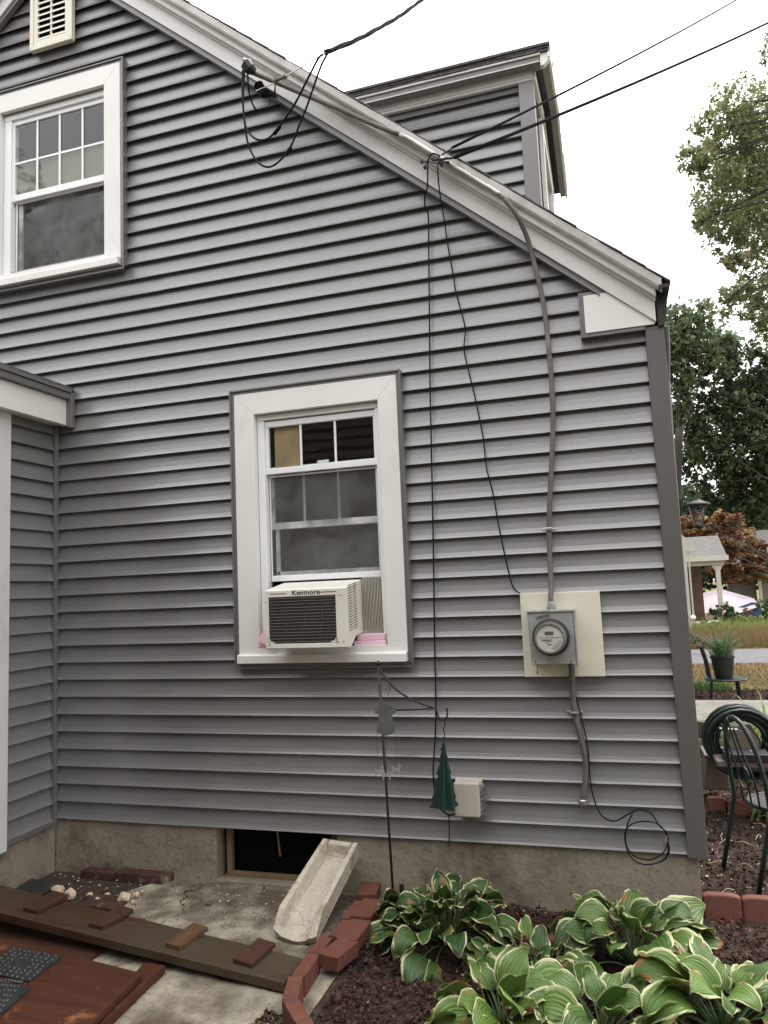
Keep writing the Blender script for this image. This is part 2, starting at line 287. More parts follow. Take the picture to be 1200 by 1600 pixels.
# ------------------------------------------------------------ mesh helpers
class MB:
    def __init__(s): s.v = []; s.f = []; s.u = None; s.r = None
    def add(s, vs, fs):
        o = len(s.v); s.v += [Vector(p) for p in vs]; s.f += [tuple(i+o for i in f) for f in fs]; return s
    def box(s, x0, x1, y0, y1, z0, z1):
        x0, x1 = min(x0, x1), max(x0, x1); y0, y1 = min(y0, y1), max(y0, y1); z0, z1 = min(z0, z1), max(z0, z1)
        return s.add([(x0, y0, z0), (x1, y0, z0), (x1, y1, z0), (x0, y1, z0), (x0, y0, z1), (x1, y0, z1), (x1, y1, z1), (x0, y1, z1)],
                     [(0, 3, 2, 1), (4, 5, 6, 7), (0, 1, 5, 4), (1, 2, 6, 5), (2, 3, 7, 6), (3, 0, 4, 7)])
    def prism(s, poly, axis, a, b):           # extrude a 2-D polygon along an axis between a and b
        n = len(poly)
        def P(q, t): return {'x': (t, q[0], q[1]), 'y': (q[0], t, q[1]), 'z': (q[0], q[1], t)}[axis]
        vs = [P(q, a) for q in poly] + [P(q, b) for q in poly]
        fs = [tuple(range(n))[::-1], tuple(range(n, 2*n))] + [(i, (i+1) % n, n+(i+1) % n, n+i) for i in range(n)]
        return s.add(vs, fs)
    def tube(s, pts, r, n=8, cap=True):
        pts = [Vector(p) for p in pts]; k = len(pts); vs = []; fs = []
        rr = r if isinstance(r, (list, tuple)) else [r]*k
        up = None
        for i, p in enumerate(pts):
            t = (pts[min(i+1, k-1)]-pts[max(i-1, 0)])
            if t.length < 1e-9: t = Vector((0, 0, 1))
            t.normalize()
            if up is None:
                up = Vector((0, 0, 1)) if abs(t.z) < .9 else Vector((1, 0, 0))
            a = t.cross(up); a.normalize(); up = a.cross(t)*-1 if False else t.cross(a)*-1
            b = a.cross(t)
            for j in range(n):
                an = 2*math.pi*j/n; vs.append(p + (a*math.cos(an)+b*math.sin(an))*rr[i])
            up = b
        for i in range(k-1):
            for j in range(n): fs.append((i*n+j, i*n+(j+1) % n, (i+1)*n+(j+1) % n, (i+1)*n+j))
        if cap: fs.append(tuple(range(n))[::-1]); fs.append(tuple((k-1)*n+j for j in range(n)))
        return s.add(vs, fs)
    def lathe(s, prof, c, axis='z', n=32):    # prof: (radius, height) pairs
        vs = []; fs = []; c = Vector(c)
        for r, h in prof:
            for j in range(n):
                a = 2*math.pi*j/n; u, v = r*math.cos(a), r*math.sin(a)
                vs.append(c + Vector({'z': (u, v, h), 'y': (u, h, v), 'x': (h, u, v)}[axis]))
        for i in range(len(prof)-1):
            for j in range(n): fs.append((i*n+j, i*n+(j+1) % n, (i+1)*n+(j+1) % n, (i+1)*n+j))
        fs.append(tuple(range(n))); fs.append(tuple((len(prof)-1)*n+j for j in range(n)))
        return s.add(vs, fs)
def tag(o, label=None, cat=None, group=None, kind=None):
    if label: o['label'] = label
    if cat: o['category'] = cat
    if group: o['group'] = group
    if kind: o['kind'] = kind
    return o
def thing(name, label, cat, loc=(0, 0, 0), group=None):
    o = bpy.data.objects.new(name, None); col.objects.link(o); o.location = loc; o.empty_display_size = .1
    return tag(o, label, cat, group)
def rootloc(o):
    v = Vector((0, 0, 0))
    while o: v += Vector(o.location); o = o.parent
    return v
def obj(name, mb, m, parent=None, bevel=0, smooth=False, loc=None, label=None):
    base = rootloc(parent) if parent else Vector((0, 0, 0))
    if loc is not None: base = Vector(loc)
    me = bpy.data.meshes.new(name); me.from_pydata([p-base for p in mb.v], [], mb.f); me.validate(); me.update()
    me.materials.append(M[m] if isinstance(m, str) else m)
    if mb.r is not None:
        a = me.attributes.new('rnd', 'FLOAT', 'POINT'); a.data.foreach_set('value', mb.r)
    if mb.u is not None:
        uvl = me.uv_layers.new(name='UVMap')
        for lp in me.loops: uvl.data[lp.index].uv = mb.u[lp.vertex_index]
    if smooth: me.polygons.foreach_set('use_smooth', [True]*len(me.polygons))
    o = bpy.data.objects.new(name, me); col.objects.link(o)
    if parent: o.parent = parent
    elif loc is not None: o.location = loc
    if bevel:
        b = o.modifiers.new('bevel', 'BEVEL'); b.width = bevel; b.segments = 2; b.limit_method = 'ANGLE'; b.angle_limit = R(40)
    if label: o['label'] = label
    return o
def spline(pts, k=6):                          # Catmull-Rom through points
    pts = [Vector(p) for p in pts]; out = []
    for i in range(len(pts)-1):
        p0 = pts[max(i-1, 0)]; p1 = pts[i]; p2 = pts[i+1]; p3 = pts[min(i+2, len(pts)-1)]
        for j in range(k):
            t = j/k; out.append(.5*((2*p1)+(p2-p0)*t+(2*p0-5*p1+4*p2-p3)*t*t+(3*p1-p0-3*p2+p3)*t**3))
    out.append(pts[-1]); return out
def text_mb(body, size, origin, right, up, depth=.001):
    cu = bpy.data.curves.new('t', 'FONT'); cu.body = body; cu.size = size; cu.extrude = 0; cu.offset = depth if depth < .001 else 0; cu.resolution_u = 4
    to = bpy.data.objects.new('t', cu); col.objects.link(to)
    dg = bpy.context.evaluated_depsgraph_get(); me = bpy.data.meshes.new_from_object(to.evaluated_get(dg))
    o = Vector(origin); right = Vector(right); up = Vector(up)
    mb = MB(); mb.add([o+right*v.co.x+up*v.co.y for v in me.vertices], [tuple(p.vertices) for p in me.polygons])
    bpy.data.objects.remove(to); bpy.data.meshes.remove(me); return mb

S = .1016
# ------------------------------------------------------------ ground and setting
def gz(x, y):
    z = -.315
    if y > 16: z -= .03*min(y-16, 17)
    return z
g = MB(); xs = [-300, -80, -30, -12, -6, -4.5, 4, 8, 14, 30, 80, 300]; ys = [-300, -80, -30, -12, -4.5, 3.5, 7.2, 10.5, 12, 14, 16, 20, 26, 33, 60, 120, 400]
vs = [(x, y, gz(x, y)) for y in ys for x in xs]; nx = len(xs)
g.add(vs, [(j*nx+i, j*nx+i+1, (j+1)*nx+i+1, (j+1)*nx+i) for j in range(len(ys)-1) for i in range(nx-1)])
tag(obj('ground', g, 'grassland'), kind='structure')
tag(obj('soil_bed', MB().add([(-1.52, -3.2, -.306), (.3, -3.6, -.306), (3.5, -3.6, -.306), (3.5, 4.4, -.306), (.02, 4.4, -.306), (.02, .03, -.306), (-1.40, .03, -.306)],
    [(0, 1, 2, 3, 4, 5, 6)]), 'soil'), kind='structure')
tag(obj('garden_bed', MB().add([(.2, 5.75, -.306), (4, 5.75, -.306), (4, 7.6, -.306), (.2, 7.6, -.306)], [(0, 1, 2, 3)]), 'soil'), kind='structure')
tag(obj('road', MB().box(-80, 80, 11.2, 14.1, -.5, -.309), 'asphalt'), kind='structure')
# patio slab with a chipped uneven surface and a settled left edge
def patio():
    mb = MB(); nxx, nyy = 60, 60; vs = []
    for j in range(nyy+1):
        for i in range(nxx+1):
            y = -2.6 + 2.63*j/nyy
            xl = -2.78 - .55*max(0, -y-.0)*1.1 if y > -.5 else -3.08
            x = xl + (-1.44 - xl)*i/nxx
            z = -.300 + .006*mnoise.noise(Vector((x*3, y*3, 0))) + .003*mnoise.noise(Vector((x*14, y*14, 3)))
            vs.append((x, y, z))
    w = nxx+1
    mb.add(vs, [(j*w+i, j*w+i+1, (j+1)*w+i+1, (j+1)*w+i) for j in range(nyy) for i in range(nxx)])
    b = len(mb.v)
    mb.add([vs[j*w] for j in range(nyy+1)] + [(vs[j*w][0], vs[j*w][1], -.45) for j in range(nyy+1)],
           [(j, j+1, nyy+2+j, nyy+1+j) for j in range(nyy)])
    return mb
tag(obj('patio', patio(), 'concrete', smooth=True), kind='structure')
tag(obj('stone_step', MB().box(.28, 1.75, 4.4, 5.75, -.4, -.15), 'concrete2', bevel=.02), kind='structure')
tag(obj('dark_bounce_ground', MB().add([(-30, -30, -.311), (14, -30, -.311), (14, -2.2, -.311), (-30, -2.2, -.311)], [(0, 1, 2, 3)]), 'yard'), kind='structure')  # unseen dark ground added to cut light bounced onto the wall
tag(obj('dirt_strip', MB().add([(-5, -3, -.309), (-2.7, -3, -.309), (-2.7, .03, -.309), (-5, .03, -.309)], [(0, 1, 2, 3)]), 'soil'), kind='structure')

# ------------------------------------------------------------ house
RX = -3.575                                    # ridge
house = thing('house', 'grey clapboard house with white rakes, a shed-like dormer and a low wing at its left', 'house', (-3.5, 2, -.3))
wins = [(-2.20, -1.36, .93, 2.36), (-3.976, -3.138, 3.43, 4.60)]    # openings in the siding
def siding_band(mb, x0f, x1f, y, k0, k1, z0=0, holes=(), step=.22, seams=None):
    """courses facing -y between functions of z"""
    for k in range(k0, k1):
        za, zb = z0+k*S, z0+(k+1)*S
        jy = random.uniform(-.0012, .0012)
        segs = [(None, None)]
        spans = [('L', 'R')]
        cuts = [h for h in holes if za >= h[2]-.001 and zb <= h[3]+.001]
        def xr(z): return x1f(z)
        def xl(z): return x0f(z)
        parts = []
        cur = lambda z: xl(z)
        left = xl
        for h in sorted(cuts):
            parts.append((left, (lambda z, a=h[0]: a))); left = (lambda z, a=h[1]: a)
        parts.append((left, xr))
        if seams and seams[k//2]:
            q_ = seams[k//2]; np_ = []
            for L_, R_ in parts:
                if L_(za) < q_-.1 and R_(za) > q_+.1 and R_(zb) > q_+.05: np_ += [(L_, lambda z, q_=q_: q_), (lambda z, q_=q_: q_+.0004, R_)]
                else: np_.append((L_, R_))
            parts = np_
        jy0 = jy
        for L_, R_ in parts:
            jy = jy0 + (.0022 if seams and seams[k//2] and R_(za) <= seams[k//2]+.0002 else 0)
            n = max(1, int((R_(za)-L_(za))/step))
            if R_(za) <= L_(za)+.002: continue
            vs = []
            for i in range(n+1):
                t = i/n
                xa = L_(za)+(R_(za)-L_(za))*t; xb = L_(zb)+(max(R_(zb), L_(zb))-L_(zb))*t
                w = .0016*mnoise.noise(Vector((xa*1.4, k*3.1, y*7))) + .0006*mnoise.noise(Vector((xa*5, k*1.7, 2)))
                dz = .0011*mnoise.noise(Vector((xa*.9, k*2.3, 9)))
                pf = [(.0, .026, .026), (0, .0080+w, .012), (0, .0034+w, .0015), (0, .0014+w, 0), (0, w, .0025), (.12, .0056+w*1.3, 0), (.28, .0118+w*1.6, 0), (.58, .0188+w, 0), (.85, .0232+w*.5, 0), (1, .0308, .019)]
                for tt, yy, ze in pf: vs.append((xa+(xb-xa)*tt, y+yy+jy, za+tt*S+ze+dz))
            mb.add(vs, [(10*i+j, 10*(i+1)+j, 10*(i+1)+j+1, 10*i+j+1) for i in range(n) for j in range(9)])
rz = lambda z: (2.62-z)/.85
sm = MB()
def xr(z): return min(.03, rz(z))
def xl(z): return -3.53 if z < 2.3 else max(-7.1, 2*RX-rz(z))
rs_ = random.Random(19); SEAMS = [rs_.choice((-3.05, -2.6, -.95, -.45, -2.9, -.75, -1.15, 0, 0))+rs_.uniform(-.08, .08) if k_ < 13 else (rs_.choice((-2.75, -1.9, -2.3, 0))) for k_ in range(30)]
SEAMS = [0 if abs(q_) < .1 else q_ for q_ in SEAMS]
siding_band(sm, xl, xr, 0, 0, 56, holes=wins, seams=SEAMS)
wall = obj('siding_wall', sm, 'siding', house)
# backing so that nothing shows between the courses and the trim
bk = MB()
def backpoly(x0, x1, z0, z1): bk.box(x0, x1, .044, .06, z0, z1)
for a in [(-3.6, .03, 0, .93-.1016+.08), ]: pass
backpoly(-3.6, -2.20, 0, 2.4); backpoly(-1.36, .03, 0, 2.4); backpoly(-2.2, -1.36, 0, .92); 
backpoly(-7.0, .02, 2.4, 2.52)
bk.prism([(-7.0, 2.52), (.02, 2.52), (-.98, 3.38), (-6.17, 3.38)], 'y', .044, .06)
bk.prism([(-3.10, 3.38), (-.98, 3.38), (-2.45, 4.63), (-3.10, 4.63)], 'y', .044, .06)
bk.prism([(-6.17, 3.38), (-3.95, 3.38), (-3.95, 4.63), (-4.70, 4.63)], 'y', .044, .06)
bk.prism([(-4.70, 4.63), (-2.45, 4.63), (-3.575, 5.58)], 'y', .044, .06)
obj('wall_sheathing', bk, 'dark', house)
# corner post
cp = MB().box(0, .088, -.014, .10, -.011, 2.508)
obj('corner_post', cp, 'post', house, bevel=.003)
# front wall (towards +x), plain side
fw = MB().box(.02, .062, .10, 9, -.02, 2.6); obj('front_wall', fw, 'siding', house)
# foundation with the basement opening
fm = MB()
fm.box(-3.53, -2.455, .022, .25, -.6, .03); fm.box(-1.735, .048, .022, .25, -.6, .03); fm.box(-2.455, -1.735, .022, .25, -.6, -.285)
fm.box(-.2, .046, .25, 9, -.6, .03)
obj('foundation', fm, 'found', house, bevel=.004)
bw = thing('basement_window', 'x', 'x'); col.objects.unlink(bw); bpy.data.objects.remove(bw)
bf = MB()
bf.box(-2.425, -2.395, .085, .12, -.285, .03); bf.box(-1.79, -1.76, .085, .12, -.285, .03); bf.box(-2.395, -1.79, .088, .12, -.285, -.262)
bfo = obj('basement_window', bf, 'wood', house, bevel=.002)
obj('pane', MB().box(-2.455, -1.735, .13, .2, -.285, .03), 'basement', bfo)
obj('prop_stick', MB().tube([W(433, 1296, .08), W(438, 1338, .08)], .0055, 6), 'wood', bfo)

# wing at left: siding facing +x, its own foundation, fascia, corner board
def swapx(mb, X):                              # turn a band facing -y into one facing +x at plane x = X
    for i, p in enumerate(mb.v): mb.v[i] = Vector((X-p.y, p.x, p.z))
    mb.f = [tuple(f) for f in mb.f]
    return mb
wb = MB(); siding_band(wb, lambda z: -.40, lambda z: .0, 0, 0, 24, z0=-.012, step=.15)
obj('wing_siding', swapx(wb, -3.517), 'siding', house)
obj('wing_sheathing', MB().box(-3.62, -3.566, -2.6, 0, 0, 2.42), 'dark', house)
obj('inside_corner_trim', MB().box(-3.545, -3.508, -.022, .01, -.03, 2.42), 'trimgrey', house, bevel=.003)
obj('wing_starter_trim', MB().box(-3.53, -3.512, -.40, -.022, -.034, -.012), 'trimgrey', house)
obj('wing_foundation', MB().box(-3.8, -3.539, -2.6, .02, -.6, .0), 'found', house, bevel=.004)
obj('wing_corner_board', MB().box(-3.56, -3.495, -.62, -.395, -.055, 2.40), 'rake', house, bevel=.003)
wf = MB().box(-3.47, -3.425, -2.4, -.012, 2.375, 2.535)
obj('wing_fascia', wf, 'white', house, bevel=.003)
obj('wing_soffit', MB().box(-3.6, -3.47, -2.4, -.012, 2.385, 2.40), 'rake', house)
wc = MB().box(-3.44, -3.395, -2.4, -.004, 2.537, 2.575).box(-3.435, -3.385, -2.4, -.002, 2.577, 2.597)
obj('wing_drip_edge', wc, 'trimgrey', house, bevel=.003)
obj('wing_end_trim', MB().box(-3.425, -3.385, -.028, .004, 2.36, 2.60), 'trimgrey', house, bevel=.003)
obj('wing_roof', MB().prism([(-3.39, 2.598), (-3.39, 2.615), (-7, 3.2), (-7, 3.1)], 'y', -2.45, .0), 'shingle', house)

# rake trim, drawn in the gable plane as strips of constant vertical height that follow the slope
def rake(mb, lo, hi, y0, y1, xe=.055, both=True, xtop=RX, cut=None):
    q = [(xe, lo-.85*xe), (xe, hi-.85*xe), (xtop, hi-.85*xtop), (xtop, lo-.85*xtop)]
    if cut: q = cut(q)
    mb.prism(q, 'y', y0, y1)
    if both: mb.prism([(2*RX-a, b) for a, b in q][::-1], 'y', y0, y1)
    return mb
obj('rake_channel', rake(MB(), 2.526, 2.575, -.024, .0, -.195), 'trimgrey', house)
obj('rake_channel_lip', rake(MB(), 2.526, 2.537, -.034, -.0245, -.200), 'trimgrey', house)
fr = rake(MB(), 2.567, 2.76, -.040, .012, .052)
fro = obj('frieze_board', fr, 'rake', house)
obj('rake_moulding', rake(MB(), 2.668, 2.695, -.058, -.0405, .056), 'rake', house)
obj('rake_fascia', rake(MB(), 2.680, 2.76, -.085, -.0585, .058), 'rake', house, bevel=.004)
cr = MB()
pts = [(-.086, 2.716), (-.112, 2.722), (-.119, 2.732), (-.124, 2.776), (-.086, 2.778)]
def rake_prof(mb, prof, xe, xt, mirror=False):
    n = len(prof); vs = []
    for x in (xe, xt):
        for y, z0 in prof:
            X = 2*RX-x if mirror else x
            vs.append((X, y, z0-.85*x))
    mb.add(vs, [(i, (i+1) % n, n+(i+1) % n, n+i) for i in range(n)]+[tuple(range(n)), tuple(range(n, 2*n))])
for mi in (0, 1): rake_prof(cr, pts, .085, RX, mi)
obj('rake_crown', cr, 'crown', house, bevel=.002)
obj('eave_drip_tip', MB().box(.07, .118, -.123, -.05, 2.655, 2.672), 'blackmetal', house)
# eave return
ret = MB().prism([(-.282, 2.708), (-.170, 2.708), (.050, 2.526), (.044, 2.514), (-.282, 2.514)], 'y', -.026, .012)
obj('eave_return', ret, 'white', house)
rt = MB().prism([(-.306, 2.727), (-.190, 2.727), (-.166, 2.706), (-.284, 2.706), (-.284, 2.512), (.0, 2.512), (.0, 2.492), (-.306, 2.492)], 'y', -.020, .012)
rt.prism([(-.306, 2.727), (-.306, 2.492), (-.300, 2.497), (-.300, 2.722)], 'y', -.028, -.0205).prism([(-.300, 2.492), (.0, 2.492), (.0, 2.498), (-.300, 2.498)], 'y', -.028, -.0205)
obj('return_channel', rt, 'trimgrey', house)
# main roof slabs with shingle courses
def roof():
    mb = MB(); n = 36; L = RX-.12
    for mi in (0, 1):
        for i in range(n):
            xa = .125 + (RX-.125)*i/n; xb = .125+(RX-.125)*(i+1)/n
            q = [(xa, 2.781-.85*xa), (xa, 2.790-.85*xa), (xb, 2.785-.85*xb), (xb, 2.779-.85*xb)]
            jy = random.uniform(-.010, .006)
            if mi: q = [(2*RX-a, b) for a, b in q][::-1]
            mb.prism(q, 'y', -.124+jy, 12)
    return mb
obj('roof', roof(), 'shingle', house)
obj('ceiling_deck', MB().prism([(.05, 2.70), (RX, 5.78), (2*RX-.05, 2.70), (RX, 5.70)], 'y', .1, 12), 'dark', house)
# gutter on the front eave and its downspout
gt = MB().prism([(.062, 2.50), (.062, 2.655), (.110, 2.655), (.112, 2.63), (.100, 2.53), (.090, 2.50)], 'y', -.03, 9)
gut = obj('gutter', gt, 'blackmetal', house)
dsp = MB().tube([(.098, .0, 2.50), (.098, .02, 2.42), (.088, .07, 2.25), (.082, .07, 1.9), (.080, .07, 1.3), (.070, .07, 1.25)], .015, 8)
dso = obj('downspout', dsp, 'post', gut)

# windows
def casing(mb, x0, x1, z0, z1, w, y0=-.024, y1=.02):
    """mitred picture frame"""
    o = [(x0, z0), (x1, z0), (x1, z1), (x0, z1)]
    i = [(x0+w[0], z0+w[3]), (x1-w[1], z0+w[3]), (x1-w[1], z1-w[2]), (x0+w[0], z1-w[2])]
    for k in range(4):
        k2 = (k+1) % 4; e = .0007
        q = [o[k], o[k2], i[k2], i[k]]
        cx = sum(a for a, b in q)/4; cz = sum(b for a, b in q)/4
        q = [(a+(e if a < cx else -e)*(1), b) for a, b in q]
        mb.prism(q, 'y', y0, y1)
def window(x0, x1, z0, z1, label, cas, sill, upper):
    """x0..x1, z0..z1: casing outline; cas widths"""
    f = obj('window', (lambda m_: (casing(m_, x0, x1, z0, z1, cas), m_)[1])(MB()), 'white', house, bevel=.0015, label=label)
    ch = MB()
    for a in (( x0-.026, x0-.001, z0-.05, z1+.026), (x1+.001, x1+.026, z0-.05, z1+.026)): ch.box(a[0], a[1], -.022, .015, a[2], a[3])
    ch.box(x0-.001, x1+.001, -.022, .015, z1+.001, z1+.026); ch.box(x0-.001, x1+.001, -.022, .015, z0-.075, z0-.048)
    ch.box(x0-.026, x0-.018, -.032, -.0225, z0-.075, z1+.026); ch.box(x1+.018, x1+.026, -.032, -.0225, z0-.075, z1+.026)
    ch.box(x0-.017, x1+.017, -.032, -.0225, z1+.018, z1+.026); ch.box(x0-.017, x1+.017, -.032, -.0225, z0-.075, z0-.067)
    obj('window_channel', ch, 'trimgrey', f)
    s = MB().prism([(-.055, z0-.045), (-.055, z0-.003), (-.048, z0+.002), (.03, z0+.012), (.03, z0-.045)], 'x', x0+.002, x1-.002)
    obj('sill', s, 'white', f, bevel=.002)
    return f
# --- lower window
LW = window(-2.262, -1.284, .945, 2.428, 'lower window with a room air conditioner under its raised sash', (.125, .110, .125, .04), 0, 0)
ix0, ix1, iz0, iz1 = -2.137, -1.394, .958, 2.303
j = MB()
j.box(ix0-.02, ix0, .0205, .09, iz0, iz1); j.box(ix1, ix1+.02, .0205, .09, iz0, iz1); j.box(ix0-.02, ix1+.02, .0205, .09, iz1, iz1+.02); j.box(ix0-.02, ix1+.02, .0305, .09, iz0-.03, iz0+.004)
obj('jamb', j, 'white', LW)
t = MB()                                       # vinyl master frame
t.box(ix0+.002, ix0+.045, .012, .075, iz0+.004, iz1-.035); t.box(ix1-.030, ix1-.002, .012, .075, iz0+.004, iz1-.035)
t.box(ix0+.002, ix1-.002, .010, .075, iz1-.034, iz1-.004)
obj('window_frame', t, 'vinyl', LW, bevel=.003)
def sash(parent, x0, x1, z0, z1, y, rails, name='sash', d=.024):
    l, r, tp, b = rails
    m_ = MB().box(x0, x0+l, y, y+d, z0+b, z1-tp).box(x1-r, x1, y, y+d, z0+b, z1-tp).box(x0, x1, y-.002, y+d, z1-tp, z1).box(x0, x1, y-.002, y+d, z0, z0+b)
    return obj(name, m_, 'vinyl', parent, bevel=.0025)
us = sash(LW, -2.092, -1.424, 1.955, 2.262, .026, (.020, .016, .034, .034), 'upper_sash')
for x_ in (-1.880, -1.672): obj('muntin', MB().box(x_, x_+.012, .030, .0355, 1.985, 2.23), 'vinyl', us)
obj('pane', MB().box(-2.075, -1.438, .0365, .0395, 1.985, 2.23), 'glass', us)
obj('sash_lock', MB().box(-1.79, -1.72, .055, .07, 1.992, 2.016), 'vinyl', us, bevel=.004)
# raised lower sash behind, its grid and dirty bottom rail seen through the screen
rs = sash(LW, -2.085, -1.43, 1.64, 2.0, .062, (.02, .02, .03, .038), 'raised_sash')
for x_ in (-1.885, -1.677): obj('muntin', MB().box(x_, x_+.012, .066, .0712, 1.66, 1.97), 'vinyl', rs)
obj('pane', MB().box(-2.065, -1.45, .0715, .0725, 1.675, 1.975), 'glass', rs)
ls = sash(LW, -2.085, -1.437, 1.345, 1.950, .048, (.006, .006, .01, .033), 'screen_frame', .012)
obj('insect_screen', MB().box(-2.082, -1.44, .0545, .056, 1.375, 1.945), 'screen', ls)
obj('storm_sash', MB().box(-2.06, -1.445, .075, .09, 1.372, 1.40).box(-2.065, -2.045, .075, .09, 1.372, 1.64), 'vinyl', LW)
# rooms behind the windows
def room(parent, x0, x1, z0, z1, y0=.1, y1=1.3):
    m_ = MB().add([(x0, y0, z0), (x1, y0, z0), (x1, y1, z0), (x0, y1, z0), (x0, y0, z1), (x1, y0, z1), (x1, y1, z1), (x0, y1, z1)],
                  [(0, 1, 2, 3), (4, 7, 6, 5), (1, 5, 6, 2), (2, 6, 7, 3), (0, 3, 7, 4)])
    return obj('room_interior', m_, 'interior', parent)
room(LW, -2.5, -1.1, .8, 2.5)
obj('window_shade', MB().box(-2.045, -1.882, .0505, .053, 1.99, 2.225), 'ochre', LW)
obj('cabinet', MB().box(-1.84, -1.2, .5, .9, .8, 2.14).box(-1.5, -1.3, .5, .9, 1.7, 2.3), 'brownroom', LW)
obj('sheer_curtain', MB().box(-2.1, -1.42, .12, .125, 1.38, 1.66), 'interior', LW)
# --- upper window
UW = window(-4.10, -3.022, 3.395, 4.705, 'upper window with two sashes, eight small panes above a screen', (.13, .122, .125, .04), 0, 0)
ux0, ux1, uz0, uz1 = -3.970, -3.144, 3.405, 4.580
j = MB()
j.box(ux0-.02, ux0, .0205, .10, uz0, uz1); j.box(ux1, ux1+.02, .0205, .10, uz0, uz1); j.box(ux0-.02, ux1+.02, .0205, .10, uz1, uz1+.02); j.box(ux0-.02, ux1+.02, .0305, .1, uz0-.03, uz0+.004)
obj('jamb', j, 'white', UW)
t = MB().box(ux0+.002, ux0+.060, .014, .085, uz0+.004, uz1-.045).box(ux1-.014, ux1-.002, .014, .085, uz0+.004, uz1-.045).box(ux0+.002, ux1-.002, .012, .085, uz1-.044, uz1-.004)
obj('window_frame', t, 'vinyl', UW, bevel=.003)
us = sash(UW, -3.915, -3.158, 3.962, 4.535, .030, (.022, .014, .032, .045), 'upper_sash')
m_ = MB()
gx0, gx1, gz0, gz1 = -3.893, -3.172, 4.007, 4.503
for i in (1, 2, 3): xx = gx0+(gx1-gx0)*i/4; obj('muntin', MB().box(xx-.007, xx+.007, .033, .038, gz0, gz1), 'vinyl', us)
zz = 4.232; obj('muntin', MB().box(gx0, gx1, .0335, .0385, zz-.007, zz+.007), 'vinyl', us)
obj('pane', MB().box(gx0, gx1, .039, .042, gz0, gz1), 'glass', us)
ls = sash(UW, -3.90, -3.165, 3.44, 3.962, .052, (.008, .008, .01, .03), 'screen_frame', .012)
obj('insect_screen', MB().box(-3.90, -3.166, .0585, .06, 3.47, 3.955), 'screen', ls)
obj('pane', MB().box(-3.90, -3.166, .080, .083, 3.45, 3.96), 'glass', UW)
obj('storm_sash', MB().box(-3.89, -3.86, .067, .079, 3.44, 3.95), 'vinyl', UW)
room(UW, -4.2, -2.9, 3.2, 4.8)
obj('window_shade', MB().box(-3.90, -3.165, .0555, .058, 3.985, 4.245), 'curtain', UW)

# dormer
dm = MB()
DY = .85
siding_band(dm, lambda z: -2.3, lambda z: -.585, DY, 0, 14, z0=3.175-.02, step=.3)
dorm = obj('dormer', dm, 'siding', house, label='dormer with grey clapboard sides and white trimmed eaves on the roof slope')
obj('dormer_backing', MB().box(-2.3, -.56, DY+.05, 2.50, 3.0, 4.60), 'dark', dorm)
obj('dormer_corner_post', MB().box(-.605, -.508, DY-.014, DY+.09, 3.2, 4.546), 'trimgrey', dorm, bevel=.003)
df = MB(); siding_band(df, lambda z: DY+.09, lambda z: 2.52, 0, 0, 17, z0=3.19, step=.3)
obj('dormer_front_siding', swapx(df, -.515), 'siding', dorm)
obj('dormer_frieze', MB().box(-2.3, -.512, DY-.022, DY+.01, 4.545, 4.592).box(-2.3, -.512, DY-.018, DY+.01, 4.528, 4.5445), 'rake', dorm, bevel=.002)
e = MB().box(-2.3, -.455, .772, DY-.002, 4.588, 4.600)
obj('dormer_soffit', e, 'soffitgrey', dorm)
obj('dormer_fascia', MB().box(-2.3, -.455, .760, .7715, 4.585, 4.642), 'bronze', dorm, bevel=.003)
obj('dormer_crown_lip', MB().box(-2.3, -.455, .756, .7595, 4.585, 4.592).box(-2.3, -.450, .748, .7595, 4.628, 4.640), 'rake', dorm)
rn_ = random.Random(4); m_ = MB()
for ly in range(3):
    x_ = -2.9
    while x_ < -.40:
        l_ = rn_.uniform(.10, .32); x2_ = min(x_+l_, -.392)
        m_.box(x_, x2_-.003, .744-.004*ly+rn_.uniform(-.004, .004), .80, 4.643+ly*.0155, 4.6565+ly*.0155+rn_.uniform(-.002, .001)); x_ = x2_
        if x2_ >= -.392: break
obj('dormer_shingle_edge', m_, 'shingle', dorm)
dr = MB()
def dz(y): return 4.675 + .24*(1-abs(y-1.68)/.94)
n = 7
for i in range(n):
    for sgn in (-1, 1):
        a = .94*(1-i/n)+.012; b = .94*(1-(i+1)/n)
        ya, yb = 1.68+sgn*a, 1.68+sgn*b
        q = [(ya, dz(ya)), (ya, dz(ya)+.016), (yb, dz(yb)+.012), (yb, dz(yb)-.006)]
        dr.prism(q, 'x', -2.9, -.385+random.uniform(-.006, .002))
obj('dormer_roof', dr, 'shingle', dorm)
# front rake of the dormer
rk = MB()
for sgn in (-1, 1):
    y0_, y1_ = 1.68+sgn*.925, 1.68
    rk.prism([(y0_, dz(y0_)-.075), (y0_, dz(y0_)-.003), (y1_, dz(y1_)-.003), (y1_, dz(y1_)-.075)], 'x', -.405, -.388)
obj('dormer_rake', rk, 'white', dorm)
rk = MB()
for sgn in (-1, 1):
    y0_, y1_ = 1.68+sgn*.90, 1.68
    rk.prism([(y0_, dz(y0_)-.078), (y0_, dz(y0_)-.070), (y1_, dz(y1_)-.070), (y1_, dz(y1_)-.078)], 'x', -.448, -.4055)
obj('dormer_rake_soffit', rk, 'soffitgrey', dorm)
rk = MB()
for sgn in (-1, 1):
    y0_, y1_ = 1.68+sgn*.90, 1.68
    rk.prism([(y0_, dz(y0_)-.040), (y0_, dz(y0_)-.010), (y1_, dz(y1_)-.010), (y1_, dz(y1_)-.040)], 'x', -.512, -.449)
obj('dormer_soffit_shade', rk, 'blackmetal', dorm)  # black inner strip stands in for deep shadow under the rake
